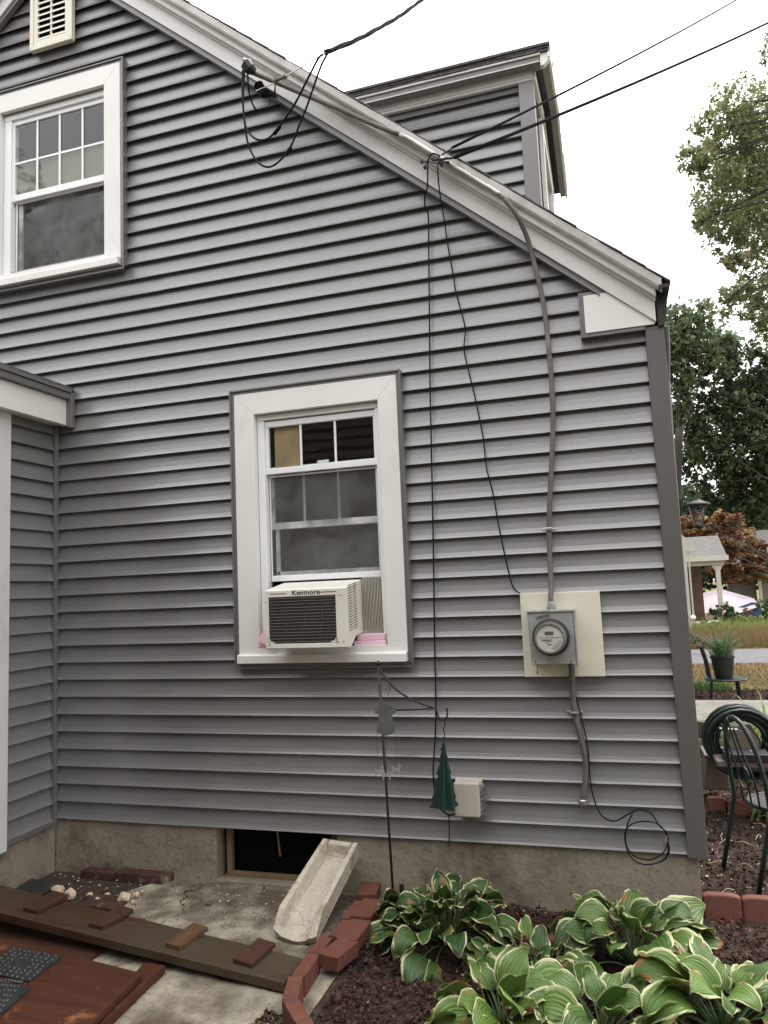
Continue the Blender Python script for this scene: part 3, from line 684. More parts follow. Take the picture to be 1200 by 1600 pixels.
obj('dormer_corner_return', MB().prism([(-.452, 4.560), (-.452, 4.672), (-.388, 4.690), (-.388, 4.60), (-.43, 4.56)], 'y', .7605, .80), 'white', dorm, bevel=.002)
rk = MB()
for sgn in (-1, 1):
    y0_, y1_ = 1.68+sgn*.83, 1.68
    rk.prism([(y0_, dz(y0_)-.17), (y0_, dz(y0_)-.079), (y1_, dz(y1_)-.079), (y1_, dz(y1_)-.17)], 'x', -.515, -.494)
obj('dormer_front_frieze', rk, 'white', dorm)
dw = MB().box(-.515, -.488, 1.22, 1.30, 3.55, 4.50).box(-.515, -.488, 2.10, 2.18, 3.55, 4.50).box(-.515, -.488, 1.3005, 2.0995, 4.42, 4.50)
dwo = obj('dormer_window', dw, 'white', dorm)
obj('pane', MB().box(-.512, -.508, 1.3, 2.1, 3.55, 4.42), 'glass', dwo)

# ------------------------------------------------------------ gable vent
gv = thing('gable_vent', 'cream louvred vent in the peak of the gable', 'vent', (-3.55, -.02, 4.94))
vx0, vx1, vz0, vz1 = -3.722, -3.382, 4.955, 5.43
m_ = MB(); casing(m_, vx0, vx1, vz0, vz1, (.03, .03, .03, .03), -.034, .0)
fo = obj('frame', m_, 'cream', gv, bevel=.003)
m_ = MB(); casing(m_, vx0+.03, vx1-.03, vz0+.03, vz1-.03, (.03, .03, .03, .035), -.028, .0)
obj('inner_frame', m_, 'cream', gv, bevel=.002)
obj('backing', MB().box(vx0+.05, vx1-.05, -.008, -.002, vz0+.05, vz1-.05), 'dark', gv)
sv = MB(); zz = vz0+.072
while zz < vz1-.06:
    sv.prism([(-.026, zz-.004), (-.026, zz+.010), (-.010, zz+.026), (-.010, zz+.020)], 'x', vx0+.058, vx1-.058); zz += .043
sv.box(-3.562, -3.552, -.024, -.009, vz0+.065, vz1-.062)
obj('louvre', sv, 'cream', gv)

# ------------------------------------------------------------ air conditioner
ac = thing('air_conditioner', 'cream window air conditioner jutting from the lower window', 'air conditioner', (-1.78, -.1, .99))
ax0, ax1 = -2.008, -1.546
prof = [(.04, 1.336), (-.200, 1.297), (-.205, 1.290), (-.207, .996), (-.200, .988), (-.165, .986), (-.075, 1.040), (.04, 1.050)]
case = MB().prism(prof, 'x', ax0, ax1)
caseo = obj('case', case, 'acwhite', ac, bevel=.005)
fx0, fx1, fz0, fz1 = ax0+.026, ax1-.062, 1.016, 1.257
obj('coil_recess', MB().box(fx0, fx1, -.2085, -.2074, fz0, fz1), 'fins', caseo)
fn = MB(); nf = 15
for i in range(nf):
    zz = fz0+(fz1-fz0)*(i+.5)/nf; fn.tube([(fx0, -.2115, zz), (fx0*.5+fx1*.5, -.2118, zz+random.uniform(-.0015, .0015)), (fx1, -.2115, zz)], .0014, 5)
fn.tube([(-1.775, -.2125, 1.10), (-1.772, -.2125, 1.18)], .0012, 5); fn.tube([(-1.70, -.2125, 1.06), (-1.68, -.2125, 1.13), (-1.678, -.2125, 1.2)], .0012, 5); fn.tube([(-1.66, -.2125, 1.05), (-1.635, -.2125, 1.11)], .0012, 5)
obj('grille', fn, 'finlite', ac)
br = MB()
casing(br, ax0+.003, ax1-.002, .992, 1.292, (.022, .058, .034, .023), -.2125, -.206)
br.prism([(fx0, fz0), (fx0+.03, fz0), (fx0+.022, fz0+.010), (fx0+.008, fz0+.012), (fx0, fz0+.028)], 'y', -.2123, -.2090)
br.prism([(fx1, fz0), (fx1, fz0+.028), (fx1-.010, fz0+.012), (fx1-.024, fz0+.010), (fx1-.034, fz0)], 'y', -.2123, -.2090)
obj('back_panel', br, 'acwhite', ac, bevel=.0015)
sc = MB()
for (a, b) in [(fx0-.010, fz0+.012), (fx0-.010, fz0+.030), (fx0+.002, fz0-.006), (fx1+.008, fz0+.020), (fx1+.008, fz0+.004), (fx1+.04, fz0+.004), (ax0+.010, 1.235), (fx1+.004, 1.215)]:
    obj('screw', MB().lathe([(.0032, -.2145), (.0032, -.2126)], (a, 0, b), 'y', 8), 'text', ac)

for a_ in ((ax0+.035, ax0+.125, 1.2735, 1.2775), (ax1-.155, ax1-.055, 1.2735, 1.2775), (ax1-.045, ax1-.020, 1.254, 1.2565)): obj('vent_slot', MB().box(a_[0], a_[1], -.2135, -.2126, a_[2], a_[3]), 'redslot', ac)
obj('lettering', text_mb('Kenmore', .036, (-1.848, -.2133, 1.2655), (1.15, 0, 0), (0, 0, 1), .0007), 'text', ac)
lv = MB()
for c_ in range(2):
    for i in range(18):
        zz = 1.070+.0136*i
        yc = -.155+c_*.072
        zt = zz + (yc+.2)*.12
        if i > 16 and False: continue
        lv.add([(ax1+.0008, yc-.030, zt-.007), (ax1+.0008, yc+.028, zt+.002), (ax1+.0008, yc+.028, zt+.0068), (ax1+.0008, yc-.030, zt-.0022)], [(0, 1, 2, 3)])
obj('side_louvre', lv, 'fins', ac)
# side curtain and foam, things of their own
acp = MB()
for i in range(14):
    xx = -1.545+.0085*i
    acp.prism([(xx, .056), (xx+.0012, .056), (xx+.0020, .034), (xx+.0060, .034), (xx+.0068, .056), (xx+.0085, .056), (xx+.0085, .060), (xx, .060)], 'z', 1.06, 1.345)
obj('side_panel', acp, 'accord', ac)
obj('panel_rail', MB().box(-1.545, -1.432, .03, .055, 1.045, 1.062), 'bright', ac)
obj('window_rail', MB().box(-2.13, -1.46, .0, .03, .966, .985), 'bright', ac)
tag(obj('foam_strip', MB().box(-1.585, -1.405, -.015, .07, .972, 1.008).box(-1.57, -1.41, -.006, .07, 1.010, 1.044), 'pink', bevel=.004, loc=(-1.5, 0, .98)), 'pink foam board packed under the right side of the air conditioner', 'foam')
pf = MB().prism([(-2.145, 1.03), (-2.105, 1.075), (-2.05, 1.11), (-2.04, 1.0), (-2.03, .975), (-2.06, .985), (-2.135, .99)], 'y', -.028, -.008)
pf.prism([(-2.135, 1.02), (-2.06, 1.09), (-2.02, .99), (-2.07, .99)], 'y', -.045, -.029)
tag(obj('foam_wedge', pf, 'pink', loc=(-2.1, 0, .98)), 'crumpled pink foam stuffed at the left bottom corner of the air conditioner', 'foam')

# ------------------------------------------------------------ electric meter
em = thing('electric_meter', 'round glass electric meter in a galvanised box on a cream board', 'meter', (-.5, -.02, .81))
obj('mounting_board', MB().box(-.690, -.305, -.026, -.0, .814, 1.225), 'board', em, bevel=.003)
mbx = MB().prism([(-.648, 1.132), (-.430, 1.132), (-.430, .886), (-.642, .886)], 'y', -.125, -.0262)
obj('meter_box', mbx, 'galv', em, bevel=.004)
lid = MB().box(-.652, -.426, -.132, -.0262, 1.1325, 1.142).box(-.429, -.424, -.130, -.0262, .884, 1.132).box(-.640, -.432, -.129, -.1255, .886, .894)
obj('box_flange', lid, 'galv', em, bevel=.002)
mc = Vector((-.541, 0, 1.014))
obj('meter_socket_ring', MB().lathe([(.086, -.125), (.088, -.135), (.084, -.150), (.076, -.153)], mc, 'y', 40), 'blackmetal', em, smooth=False)
obj('meter_cover', MB().lathe([(.075, -.150), (.076, -.175), (.073, -.215), (.069, -.222), (.0625, -.2215), (.0615, -.2145)], mc, 'y', 40), 'meterring', em, smooth=False)
face = MB(); face.lathe([(.0615, -.2150), (.0615, -.2160)], mc, 'y', 40)
obj('dial_face', face, 'meterface', em)
obj('display', MB().box(mc.x-.021, mc.x+.019, -.2175, -.2162, mc.z+.016, mc.z+.032), 'lcd', em)
ds = MB()
for (a, b, c_, d_) in [(-.050, .050, .004, .0055), (-.042, .012, -.006, -.0045), (-.035, .008, -.012, -.0085), (-.018, .004, -.018, -.0165), (-.012, .006, -.030, -.0265)]:
    ds.box(mc.x+a, mc.x+b, -.2172, -.2162, mc.z+c_, mc.z+d_)
obj('dial_print', ds, 'lcd', em)
obj('dial_sector', MB().prism([(mc.x+.006, mc.z-.046), (mc.x+.048, mc.z-.006), (mc.x+.052, mc.z-.016), (mc.x+.040, mc.z-.040), (mc.x+.022, mc.z-.052)], 'y', -.2174, -.2162), 'galv', em)
sb = MB()
random.seed(3)
x_ = -.607
for i in range(6):
    a = Vector((x_, -.1262, 1.098+i*.0022)); 
    sb.tube([a, a+Vector((.006, 0, random.uniform(-.004, .012))), a+Vector((.001, 0, .014)), a+Vector((.010, 0, .013)), a+Vector((.008, 0, .001))], .0013, 4); x_ += .0108
obj('marker_scrawl', sb, 'text', em)
obj('hub_fitting', MB().lathe([(.020, 1.142), (.020, 1.160), (.018, 1.1605), (.018, 1.172), (.019, 1.1725), (.017, 1.182)], (-.535, -.078, 0), 'z', 12).box(-.556, -.514, -.098, -.058, 1.152, 1.160), 'galv', em)
for x_ in (-.622, -.455): obj('screw', MB().lathe([(.004, -.134), (.004, -.129)], (x_, 0, .897), 'y', 8), 'text', em)
obj('hanging_seal', MB().tube([(-.620, -.10, .886), (-.620, -.09, .852)], .0012, 5).tube([(-.620, -.088, .852), (-.621, -.088, .835)], .003, 5), 'blackmetal', em)

# service cable from the weatherhead down the rake to the meter
def P(px, py, y): return W(px, py, y)
sc = spline([P(391, 112, -.17), P(425, 126, -.135), P(467, 144, -.125), P(525, 168, -.122), P(583, 194, -.128), P(632, 214, -.133), P(677, 241, -.137), P(730, 273, -.137), P(783, 306, -.14), P(792, 316, -.145), P(806, 334, -.13),
     P(820, 362, -.085), P(829, 390, -.05), P(842, 440, -.035), P(850, 480, -.03), P(857, 540, -.028), P(862, 600, -.028), P(864, 660, -.028), P(862, 720, -.028), P(859, 780, -.030), P(858, 827, -.030), P(859, 870, -.034), P(861, 915, -.055), Vector((-.535, -.076, 1.20)), Vector((-.535, -.078, 1.17))], 6)
svc = thing('service_cable', 'thick grey service cable running down the rake and siding into the top of the meter', 'cable', P(859, 870, -.03))
k = int(len(sc)*.40)
obj('rake_run', MB().tube(sc[:k//1+1][: 6*5], .0135, 8), 'secable2', svc, smooth=True)
obj('metal_run', MB().tube(sc[6*5-1: 6*8+1], .0130, 10), 'conduit', svc, smooth=True)
obj('wall_run', MB().tube(sc[6*8:], .0128, 10), 'secable', svc, smooth=True)
a = P(858, 827, -.03)
obj('cable_strap', MB().box(a.x-.018, a.x+.018, -.050, -.012, a.z-.008, a.z+.008).box(a.x-.034, a.x+.034, -.016, -.010, a.z-.006, a.z+.006), 'bright', svc, bevel=.003)
# lower cable
lc = spline([Vector((-.461, -.075, .888)), Vector((-.459, -.06, .85)), P(894, 1075, -.03), P(898, 1113, -.024), P(907, 1150, -.024), P(915, 1185, -.024), P(916, 1210, -.024), P(913, 1235, -.024), P(911, 1252, -.022)], 6)
lct = thing('ground_cable', 'short thick grey cable curving down from the meter box, ending on a clapboard', 'cable', P(911, 1250, -.02))
obj('sheath', MB().tube(lc, .0155, 10), 'secable', lct, smooth=True)
a = P(898, 1113, -.024); obj('cable_strap', MB().box(a.x-.020, a.x+.020, -.048, -.008, a.z-.006, a.z+.006).box(a.x-.038, a.x+.038, -.014, -.006, a.z-.007, a.z+.007), 'bright', lct, bevel=.003)
a = P(911, 1252, -.02); obj('end_fitting', MB().lathe([(.022, -.014), (.022, .006), (.018, .010)], a, 'z', 12), 'bright', lct)
# thin black wire with coil
cc = P(1010, 1315, -.03)
pts = [Vector((-.451, -.07, .888)), P(897, 1075, -.028), P(908, 1120, -.03), P(918, 1165, -.034), P(922, 1215, -.034), P(928, 1248, -.025), P(940, 1274, -.024), P(960, 1283, -.024), P(982, 1272, -.024), P(1000, 1265, -.026), P(1018, 1272, -.028), P(1030, 1290, -.032), P(1041, 1300, -.035), P(1044, 1312, -.036), P(1038, 1330, -.038), P(1018, 1343, -.038), P(992, 1338, -.036), P(978, 1318, -.034), P(980, 1290, -.032), P(988, 1272, -.030)]
tw = thing('ground_wire', 'thin black wire trailing from the meter box to a loose coil low on the siding', 'wire', cc)
obj('wire', MB().tube(spline(pts, 6), .0034, 6), 'black', tw, smooth=True)
cpts = []
for i in range(0, 30):
    an = -1.2+2*math.pi*i/24; rr = .098+.004*math.sin(i); cpts.append(cc+Vector((rr*math.cos(an), -.006-.0006*i, rr*math.sin(an)*1.0)))
obj('coil', MB().tube(cpts, .0032, 6), 'black', tw, smooth=True)
a = P(1042, 1306, -.045); b = P(1036, 1324, -.045)
obj('connector', MB().tube([a, a.lerp(b, .3), a.lerp(b, .31), a.lerp(b, .6), a.lerp(b, .61), b], [.006, .007, .011, .011, .006, .006], 8), 'bright', tw)

# drop wires on the wall
def wire(name, label, pts, r, m='black', k=6, cat='wire', group=None):
    return tag(obj(name, MB().tube(spline(pts, k), r, 6), m, smooth=True, loc=pts[-1]), label, cat, group)
wire('drop_wire', 'black drop wire falling straight down the siding right of the lower window',
     [P(688, 244, -.16), P(676, 240, -.19), P(669, 252, -.17), P(668, 290, -.10), P(664, 305, -.05), P(664, 322, -.03), P(669, 337, -.016), P(670, 400, -.012), P(671, 500, -.010), P(672, 600, -.010), P(674, 700, -.010), P(677, 850, -.010), P(679, 1000, -.010), P(681, 1100, -.010), P(680, 1150, -.012), P(677, 1210, -.012), P(684, 1255, -.02), P(700, 1273, -.04), P(716, 1270, -.06), P(727, 1268, -.07)], .0042)
wire('drop_wire', 'wavy black wire sloping down the siding to the cream board of the meter',
     [P(700, 246, -.17), P(690, 250, -.19), P(684, 262, -.17), P(687, 300, -.09), P(692, 330, -.04), P(695, 350, -.02), P(700, 385, -.012), P(708, 430, -.010), P(712, 455, -.010), P(721, 488, -.010), P(727, 515, -.010), P(725, 545, -.010), P(731, 575, -.010), P(742, 620, -.010), P(755, 685, -.010), P(760, 730, -.010), P(770, 770, -.010), P(778, 815, -.010), P(785, 850, -.010), P(795, 895, -.010), P(802, 918, -.012), P(812, 927, -.030)], .0036)
# aerial wires to a street pole
def far(px, py, D): return CP + ray(px, py)*D
def sagline(a, b, sag, n=14): return [a.lerp(b, i/n)+Vector((0, 0, -sag*4*(i/n)*(1-i/n))) for i in range(n+1)]
h1 = P(706, 231, -.15); h2 = P(710, 246, -.17)
tag(obj('aerial_wire', MB().tube(sagline(h1, far(1260, -68, 9.0), .06), .0080, 6), 'aerial', smooth=True, loc=h1), 'upper of two thin aerial wires running from the rake to the right past the dormer', 'wire')
tag(obj('aerial_wire', MB().tube(sagline(h2, far(1330, -30, 8.0), .05), .0102, 6), 'aerial', smooth=True, loc=h2), 'lower, thicker of two aerial wires running from the rake to the right past the dormer', 'wire')
hw = thing('wire_anchor', 'black wire clamps and hooks on the rake above the drop wires', 'bracket', P(668, 250, -.13))
m_ = MB().tube([P(660, 254, -.10), P(667, 252, -.15), P(684, 256, -.17), P(700, 252, -.17)], .0035, 6).tube([P(664, 262, -.10), P(668, 250, -.15)], .003, 5)
m_.tube([P(676, 250, -.17), P(706, 247, -.175), P(712, 243, -.175)], .006, 6).tube([P(690, 242, -.17), P(708, 231, -.16)], .0045, 6)
obj('hook', m_, 'blackmetal', hw)
m_ = MB()
for q in [(659, 253, -.09), (664, 262, -.09), (690, 258, -.16), (700, 254, -.165), (676, 248, -.165), (685, 247, -.165)]:
    c0 = P(*q); m_.lathe([(.004, -.008), (.009, -.005), (.009, .005), (.004, .008)], c0, 'y', 8)
obj('bolt', m_, 'blackmetal', hw)

# weatherhead, insulators, loops, triplex
wh = thing('weatherhead', 'black weatherhead fitting at the top of the service cable on the rake', 'weatherhead', P(385, 108, -.2))
c0 = P(386, 103, -.2)
m_ = MB().tube([P(381, 96, -.21), P(384, 99, -.2), P(391, 108, -.19), P(398, 113, -.17)], [.012, .036, .034, .018], 10)
obj('hood', m_, 'blackmetal', wh)
obj('hood_cap', MB().tube([P(380, 93, -.21), P(392, 97, -.20)], [.010, .014], 8), 'bright', wh)
ins = thing('insulator_bracket', 'black spool insulators on a metal bracket below the weatherhead', 'bracket', P(405, 145, -.1))
m_ = MB().tube([P(402, 130, -.10), P(404, 133, -.10), P(405, 135, -.10), P(407, 138, -.10), P(409, 141, -.10), P(411, 143, -.10), P(414, 147, -.10), P(416, 150, -.10)], [.012, .030, .016, .030, .016, .030, .028, .012], 12)
obj('spool', m_, 'black', ins)
m_ = MB().tube([P(413, 136, -.10), P(425, 146, -.07), P(430, 150, -.03)], .006, 6).tube([P(417, 148, -.06), P(430, 149, -.03)], .012, 6)
m_.tube([P(420, 150, -.05), P(422, 168, -.05)], .004, 5).tube([P(431, 120, -.16), P(430, 135, -.10), P(428, 148, -.04)], .0035, 5)
obj('bracket_arm', m_, 'blackmetal', ins)
trip = thing('service_drop', 'twisted grey service drop cable crossing the sky to the rake', 'cable', P(500, 85, -.5))
A = P(509, 82, -.45); B = far(668, -8, 6.0); B2 = far(740, -45, 8.0)
base = sagline(A, B, .04, 40)+[B.lerp(B2, (i+1)/20) for i in range(20)]
for ph, rr in ((0, .0085), (2.1, .0085), (4.2, .0055)):
    pp = []
    for i, p in enumerate(base):
        an = i*.42+ph; pp.append(p+Vector((math.cos(an)*.009, 0, math.sin(an)*.009)))
    obj('strand', MB().tube(pp, rr, 5), 'aerial', trip, smooth=True)
obj('messenger_wire', MB().tube([A, P(470, 105, -.3), P(428, 130, -.15), P(400, 142, -.12)], .0032, 5), 'bright', trip)
obj('wedge_clamp', MB().tube([P(450, 117, -.22), P(446, 119, -.21), P(428, 127, -.16)], [.004, .012, .007], 8).tube([P(435, 124, -.18), P(430, 120, -.17), P(430, 148, -.06)], .004, 5), 'secable2', trip)
wire('loop_wire', 'shorter inner black loop hanging from the weatherhead', [P(382, 110, -.21), P(380, 150, -.22), P(381, 180, -.23), P(385, 200, -.24), P(395, 214, -.25), P(408, 219, -.26), P(421, 215, -.28), P(433, 202, -.30), P(445, 186, -.33), P(462, 160, -.37), P(480, 125, -.41), P(497, 92, -.45), P(505, 85, -.46)], .0058)
wire('loop_wire', 'long outer black loop hanging lowest from the weatherhead', [P(379, 110, -.21), P(379, 150, -.22), P(382, 190, -.23), P(387, 222, -.24), P(395, 242, -.25), P(406, 256, -.26), P(418, 261, -.27), P(430, 257, -.28), P(442, 246, -.30), P(454, 230, -.32), P(466, 200, -.35), P(480, 165, -.38), P(492, 130, -.41), P(503, 100, -.44), P(513, 82, -.45)], .0058)
wire('loop_wire', 'short stub of black wire curling from the weatherhead to the insulators', [P(387, 112, -.2), P(388, 135, -.18), P(391, 152, -.14), P(396, 165, -.10), P(402, 173, -.06), P(412, 171, -.05), P(422, 169, -.05)], .0048)
m_ = MB().tube([P(428, 210, -.29), P(438, 197, -.31)], .0105, 8); tag(obj('splice_sleeve', m_, 'black', loc=P(433, 204, -.3)), 'black splice sleeve on the shorter loop of wire', 'connector')
m_ = MB().tube([P(447, 242, -.305), P(455, 230, -.325)], .0105, 8); tag(obj('splice_sleeve', m_, 'black', loc=P(451, 236, -.3)), 'black splice sleeve low on the long loop of wire', 'connector')

# ------------------------------------------------------------ junction box
jb = thing('junction_box', 'small beige utility box on the lowest clapboards beside the green ornament', 'junction box', (-1.0, -.05, .15))
obj('cover', MB().box(-1.062, -.938, -.098, -.045, .150, .312), 'greybox', jb, bevel=.006)
obj('base', MB().box(-1.066, -.932, -.044, .0, .146, .316), 'greybox', jb, bevel=.004)
m_ = MB()
for zz in (.29, .265, .24, .215, .19, .165): m_.box(-.931, -.915+random.uniform(-.004, .002), -.07, -.02, zz-.007, zz+.005)
obj('hinge', m_, 'bright', jb)
tag(obj('cable_tail', MB().tube([P(701, 1272, -.03), P(702, 1290, -.02), P(702, 1322, -.005)], .003, 5), 'black', loc=P(702, 1300, 0)), 'thin dark wire hanging below the beige utility box', 'wire')

# ------------------------------------------------------------ garden stake with hanging ornaments
gs = thing('garden_stake', 'thin dark metal garden stake with a curved arm standing before the wall', 'garden stake', (-1.40, -.06, -.3))
top = P(591, 1036, -.16); foot = Vector((-1.41, -.05, -.33))
obj('pole', MB().tube([foot, foot.lerp(top, .5), top], .0068, 8), 'pole', gs, smooth=True)
obj('finial', MB().lathe([(.004, -.014), (.013, -.006), (.014, .002), (.006, .009), (.002, .012)], top, 'z', 10), 'blackmetal', gs)
obj('arm', MB().tube(spline([P(592, 1044, -.16), P(604, 1061, -.17), P(620, 1078, -.18), P(638, 1090, -.19), P(655, 1098, -.2), P(674, 1105, -.2)], 5), .0050, 6).tube([P(600, 1110, -.16), P(640, 1109, -.18), P(678, 1107, -.2)], .0042, 6)
    .tube(spline([P(674, 1105, -.2), P(681, 1108, -.2), P(684, 1118, -.2), P(689, 1124, -.2), P(696, 1123, -.2), P(699, 1116, -.2), P(698, 1106, -.2)], 4), .0045, 6), 'blackmetal', gs, smooth=True)
obj('brace_wire', MB().tube([P(612, 1070, -.175), P(606, 1088, -.17)], .0012, 4).tube([P(602, 1080, -.17), P(610, 1069, -.175)], .001, 4), 'blackmetal', gs)
to = thing('tree_ornament', 'dark green metal fir tree ornament of crossed plates hanging from the stake', 'ornament', P(693, 1160, -.2))
tt = P(693, 1158, -.2); tb = P(691, 1266, -.2); H = tt.z-tb.z
half = [(0, 0), (.012, -.045), (.007, -.047), (.021, -.105), (.014, -.107), (.031, -.168), (.023, -.170), (.041, -.232), (.032, -.234), (.050, -.292), (.041, -.295), (.060, -.335)]
half = [(a*1.18, b*H/.338) for a, b in half]
def plate(c, ang, th=.0025, m1=1, m2=1):
    poly = [(a*m1, b) for a, b in half] + [(-a*m2, b) for a, b in half[::-1]][:-1]
    mb = MB(); n = len(poly); d = Vector((math.cos(ang), math.sin(ang), 0)); q = Vector((-math.sin(ang), math.cos(ang), 0))
    vs = [Vector(c)+d*a+Vector((0, 0, b))+q*th for a, b in poly]+[Vector(c)+d*a+Vector((0, 0, b))-q*th for a, b in poly]
    mb.add(vs, [tuple(range(n)), tuple(range(n, 2*n))[::-1]]+[(i, (i+1) % n, n+(i+1) % n, n+i) for i in range(n)]); return mb
obj('plate', plate(tt, R(-16), .002, .62, 1.38), 'greenplate', to)
obj('plate', plate(tt, R(62), .002, 1.25, .5), 'greenplate', to)
obj('chain', MB().tube([P(694, 1124, -.2), P(695.5, 1132, -.2), P(693, 1140, -.2), P(695, 1148, -.2), P(693, 1158, -.2)], .003, 5), 'blackmetal', to)
wc = thing('wind_chime', 'small grey metal figure plate with dangling charms hanging on the stake', 'wind chime', P(603, 1150, -.19))
y = -.185
fig = [(597, 1101), (604, 1098), (610, 1102), (618, 1106), (620, 1113), (612, 1118), (614, 1130), (618, 1141), (613, 1147), (602, 1150), (592, 1146), (588, 1142), (592, 1130), (591, 1116), (585, 1114), (587, 1106)]
fp = [W(a, b, y) for a, b in fig]
mb = MB(); n = len(fp); mb.add(fp+[p+Vector((0, .003, 0)) for p in fp], [tuple(range(n)), tuple(range(n, 2*n))[::-1]]+[(i, (i+1) % n, n+(i+1) % n, n+i) for i in range(n)])
obj('figure_plate', mb, 'greyplate', wc)
obj('string', MB().tube([P(589, 1143, y), P(590, 1198, y)], .0008, 4).tube([P(617, 1143, y), P(619, 1193, y)], .0008, 4).tube([P(603, 1149, y), P(604, 1205, y)], .0008, 4), 'blackmetal', wc)
def critter(cx, cy, s, fl):
    pp = [(-1, .35), (-.9, .9), (-.6, .5), (.3, .4), (.5, 1.0), (.7, 1.4), (.85, 1.0), (1.1, .8), (.8, .5), (.7, 0), (.85, -.9), (.6, -.9), (.45, -.2), (-.45, -.2), (-.6, -.9), (-.85, -.9), (-.75, 0)]
    q = [W(cx+fl*a*s, cy-b*s, y) for a, b in pp]; m_ = MB(); n = len(q)
    m_.add(q+[p+Vector((0, .003, 0)) for p in q], [tuple(range(n)), tuple(range(n, 2*n))[::-1]]+[(i, (i+1) % n, n+(i+1) % n, n+i) for i in range(n)]); return m_
for a in ((592, 1206, 7, 1), (604, 1212, 7.5, -1), (619, 1203, 7.5, 1)): obj('charm', critter(*a), 'galv', wc)

# ------------------------------------------------------------ splash block, planks, boards, mats, rubble
spb = thing('splash_block', 'pale concrete downspout splash block tilted up against the foundation', 'splash block', (-1.7, -.3, -.3))
d0 = G(456, 1466, -.285); topc = W(536, 1333, -.03)
ax = (topc-Vector((-1.735, -.53, -.285))); L_ = ax.length
bot = Vector((-1.735, -.53, -.290)); ax.normalize()
sidev = Vector((1, 0, 0)); sidev = (sidev-ax*sidev.dot(ax)).normalized(); nv = sidev.cross(ax).normalized()
if nv.z < 0: nv = -nv
def SB(u, v, w): return bot+sidev*u+ax*v+nv*w
m_ = MB(); nu, nvv = 26, 40; hw_ = .107
def hfun(u, v):
    hb, ht = .112, .098
    half_ = hb+(ht-hb)*v/L_
    a = abs(u)
    wall_w = .024
    flo = .024+.010*mnoise.noise(Vector((u*12, v*12, 1)))+.004*mnoise.noise(Vector((u*45, v*45, 1)))
    if a > half_-wall_w: return .085+.003*mnoise.noise(Vector((u*30, v*30, 5)))
    if a > half_-wall_w-.012: return flo+(.085-flo)*(1-(half_-wall_w-a)/.012)
    if v > L_-.028: return .080
    if v > L_-.045: return flo+(.08-flo)*(v-(L_-.045))/.017
    return flo
grid = []
for jv in range(nvv+1):
    v = L_*jv/nvv; hb = .112+(.098-.112)*v/L_
    row = []
    for iu in range(nu+1):
        u = -hb+2*hb*iu/nu
        vv = v
        if jv == 0: vv = -.035*(1-(u/hb)**2)
        h = hfun(u, v)
        if v < .09: h = h if abs(u) < hb-.036 else .024+(.085-.024)*min(1, (v+.012)/.09)
        row.append(SB(u, vv, h))
    grid += row
w_ = nu+1
m_.add(grid, [(j_*w_+i, j_*w_+i+1, (j_+1)*w_+i+1, (j_+1)*w_+i) for j_ in range(nvv) for i in range(nu)])
bt = [SB(-.105+(.210)*(i/nu), -.03*(1-(2*i/nu-1)**2), 0) for i in range(nu+1)]
m_.add([grid[i] for i in range(nu+1)]+bt, [(i+1, i, nu+1+i, nu+2+i) for i in range(nu)])
lft = [grid[j_*w_] for j_ in range(nvv+1)]; rgt = [grid[j_*w_+nu] for j_ in range(nvv+1)]
lb = [SB(-.100, L_*j_/nvv, 0) for j_ in range(nvv+1)]; rb = [SB(.100-.010*j_/nvv, L_*j_/nvv, 0) for j_ in range(nvv+1)]
m_.add(lft+lb, [(j_, j_+1, nvv+2+j_, nvv+1+j_) for j_ in range(nvv)]); m_.add(rgt+rb, [(j_+1, j_, nvv+1+j_, nvv+2+j_) for j_ in range(nvv)])
tp = [grid[nvv*w_+i] for i in range(nu+1)]; m_.add([tp[0], tp[-1], rb[-1], lb[-1]], [(0, 1, 2, 3)]); m_.add([bt[0], bt[-1], rb[-1], lb[-1]], [(0, 1, 2, 3)])
obj('trough', m_, 'splash', spb)

def slab4(c, th, axis_z=True):                 # board from 4 top corners with thickness straight down
    c = [Vector(p) for p in c]; d = Vector((0, 0, -th))
    mb = MB(); mb.add(c+[p+d for p in c], [(0, 1, 2, 3), (7, 6, 5, 4), (0, 4, 5, 1), (1, 5, 6, 2), (2, 6, 7, 3), (3, 7, 4, 0)])
    return mb
pk = thing('ramp_plank', 'long dark stained plank with four cross cleats lying towards the foundation', 'plank', (-2.4, -.6, -.3))
zl, zr = -.17, -.255
a0, a1 = G(-90, 1361, zl+.005), G(474, 1497, zr); b0, b1 = G(-90, 1404, zl+.005), G(444, 1536, zr)
obj('board', slab4([b0, b1, a1, a0], .036), 'plank', pk, bevel=.002)
def onpk(px, py):                              # point of the plank's top under a pixel
    n_ = (b1-b0).cross(a1-b0).normalized(); d = ray(px, py); return CP+d*((b0-CP).dot(n_)/d.dot(n_))
for i, (q, m__, lb_) in enumerate([([(36, 1424), (58, 1429), (107, 1404), (84, 1397)], 'cleat', 'dark red cleat'), ([(138, 1449), (161, 1454), (209, 1427), (188, 1420)], 'cleat', 'dark red cleat'),
                      ([(258, 1480), (281, 1486), (325, 1455), (302, 1448)], 'cleat2', 'ochre cleat'), ([(364, 1505), (394, 1514), (431, 1480), (404, 1472)], 'cleat', 'dark red cleat')]):
    c = [onpk(*p)+Vector((0, 0, .019)) for p in q]
    obj('cleat', slab4(c, .0185), m__, pk, bevel=.0015)
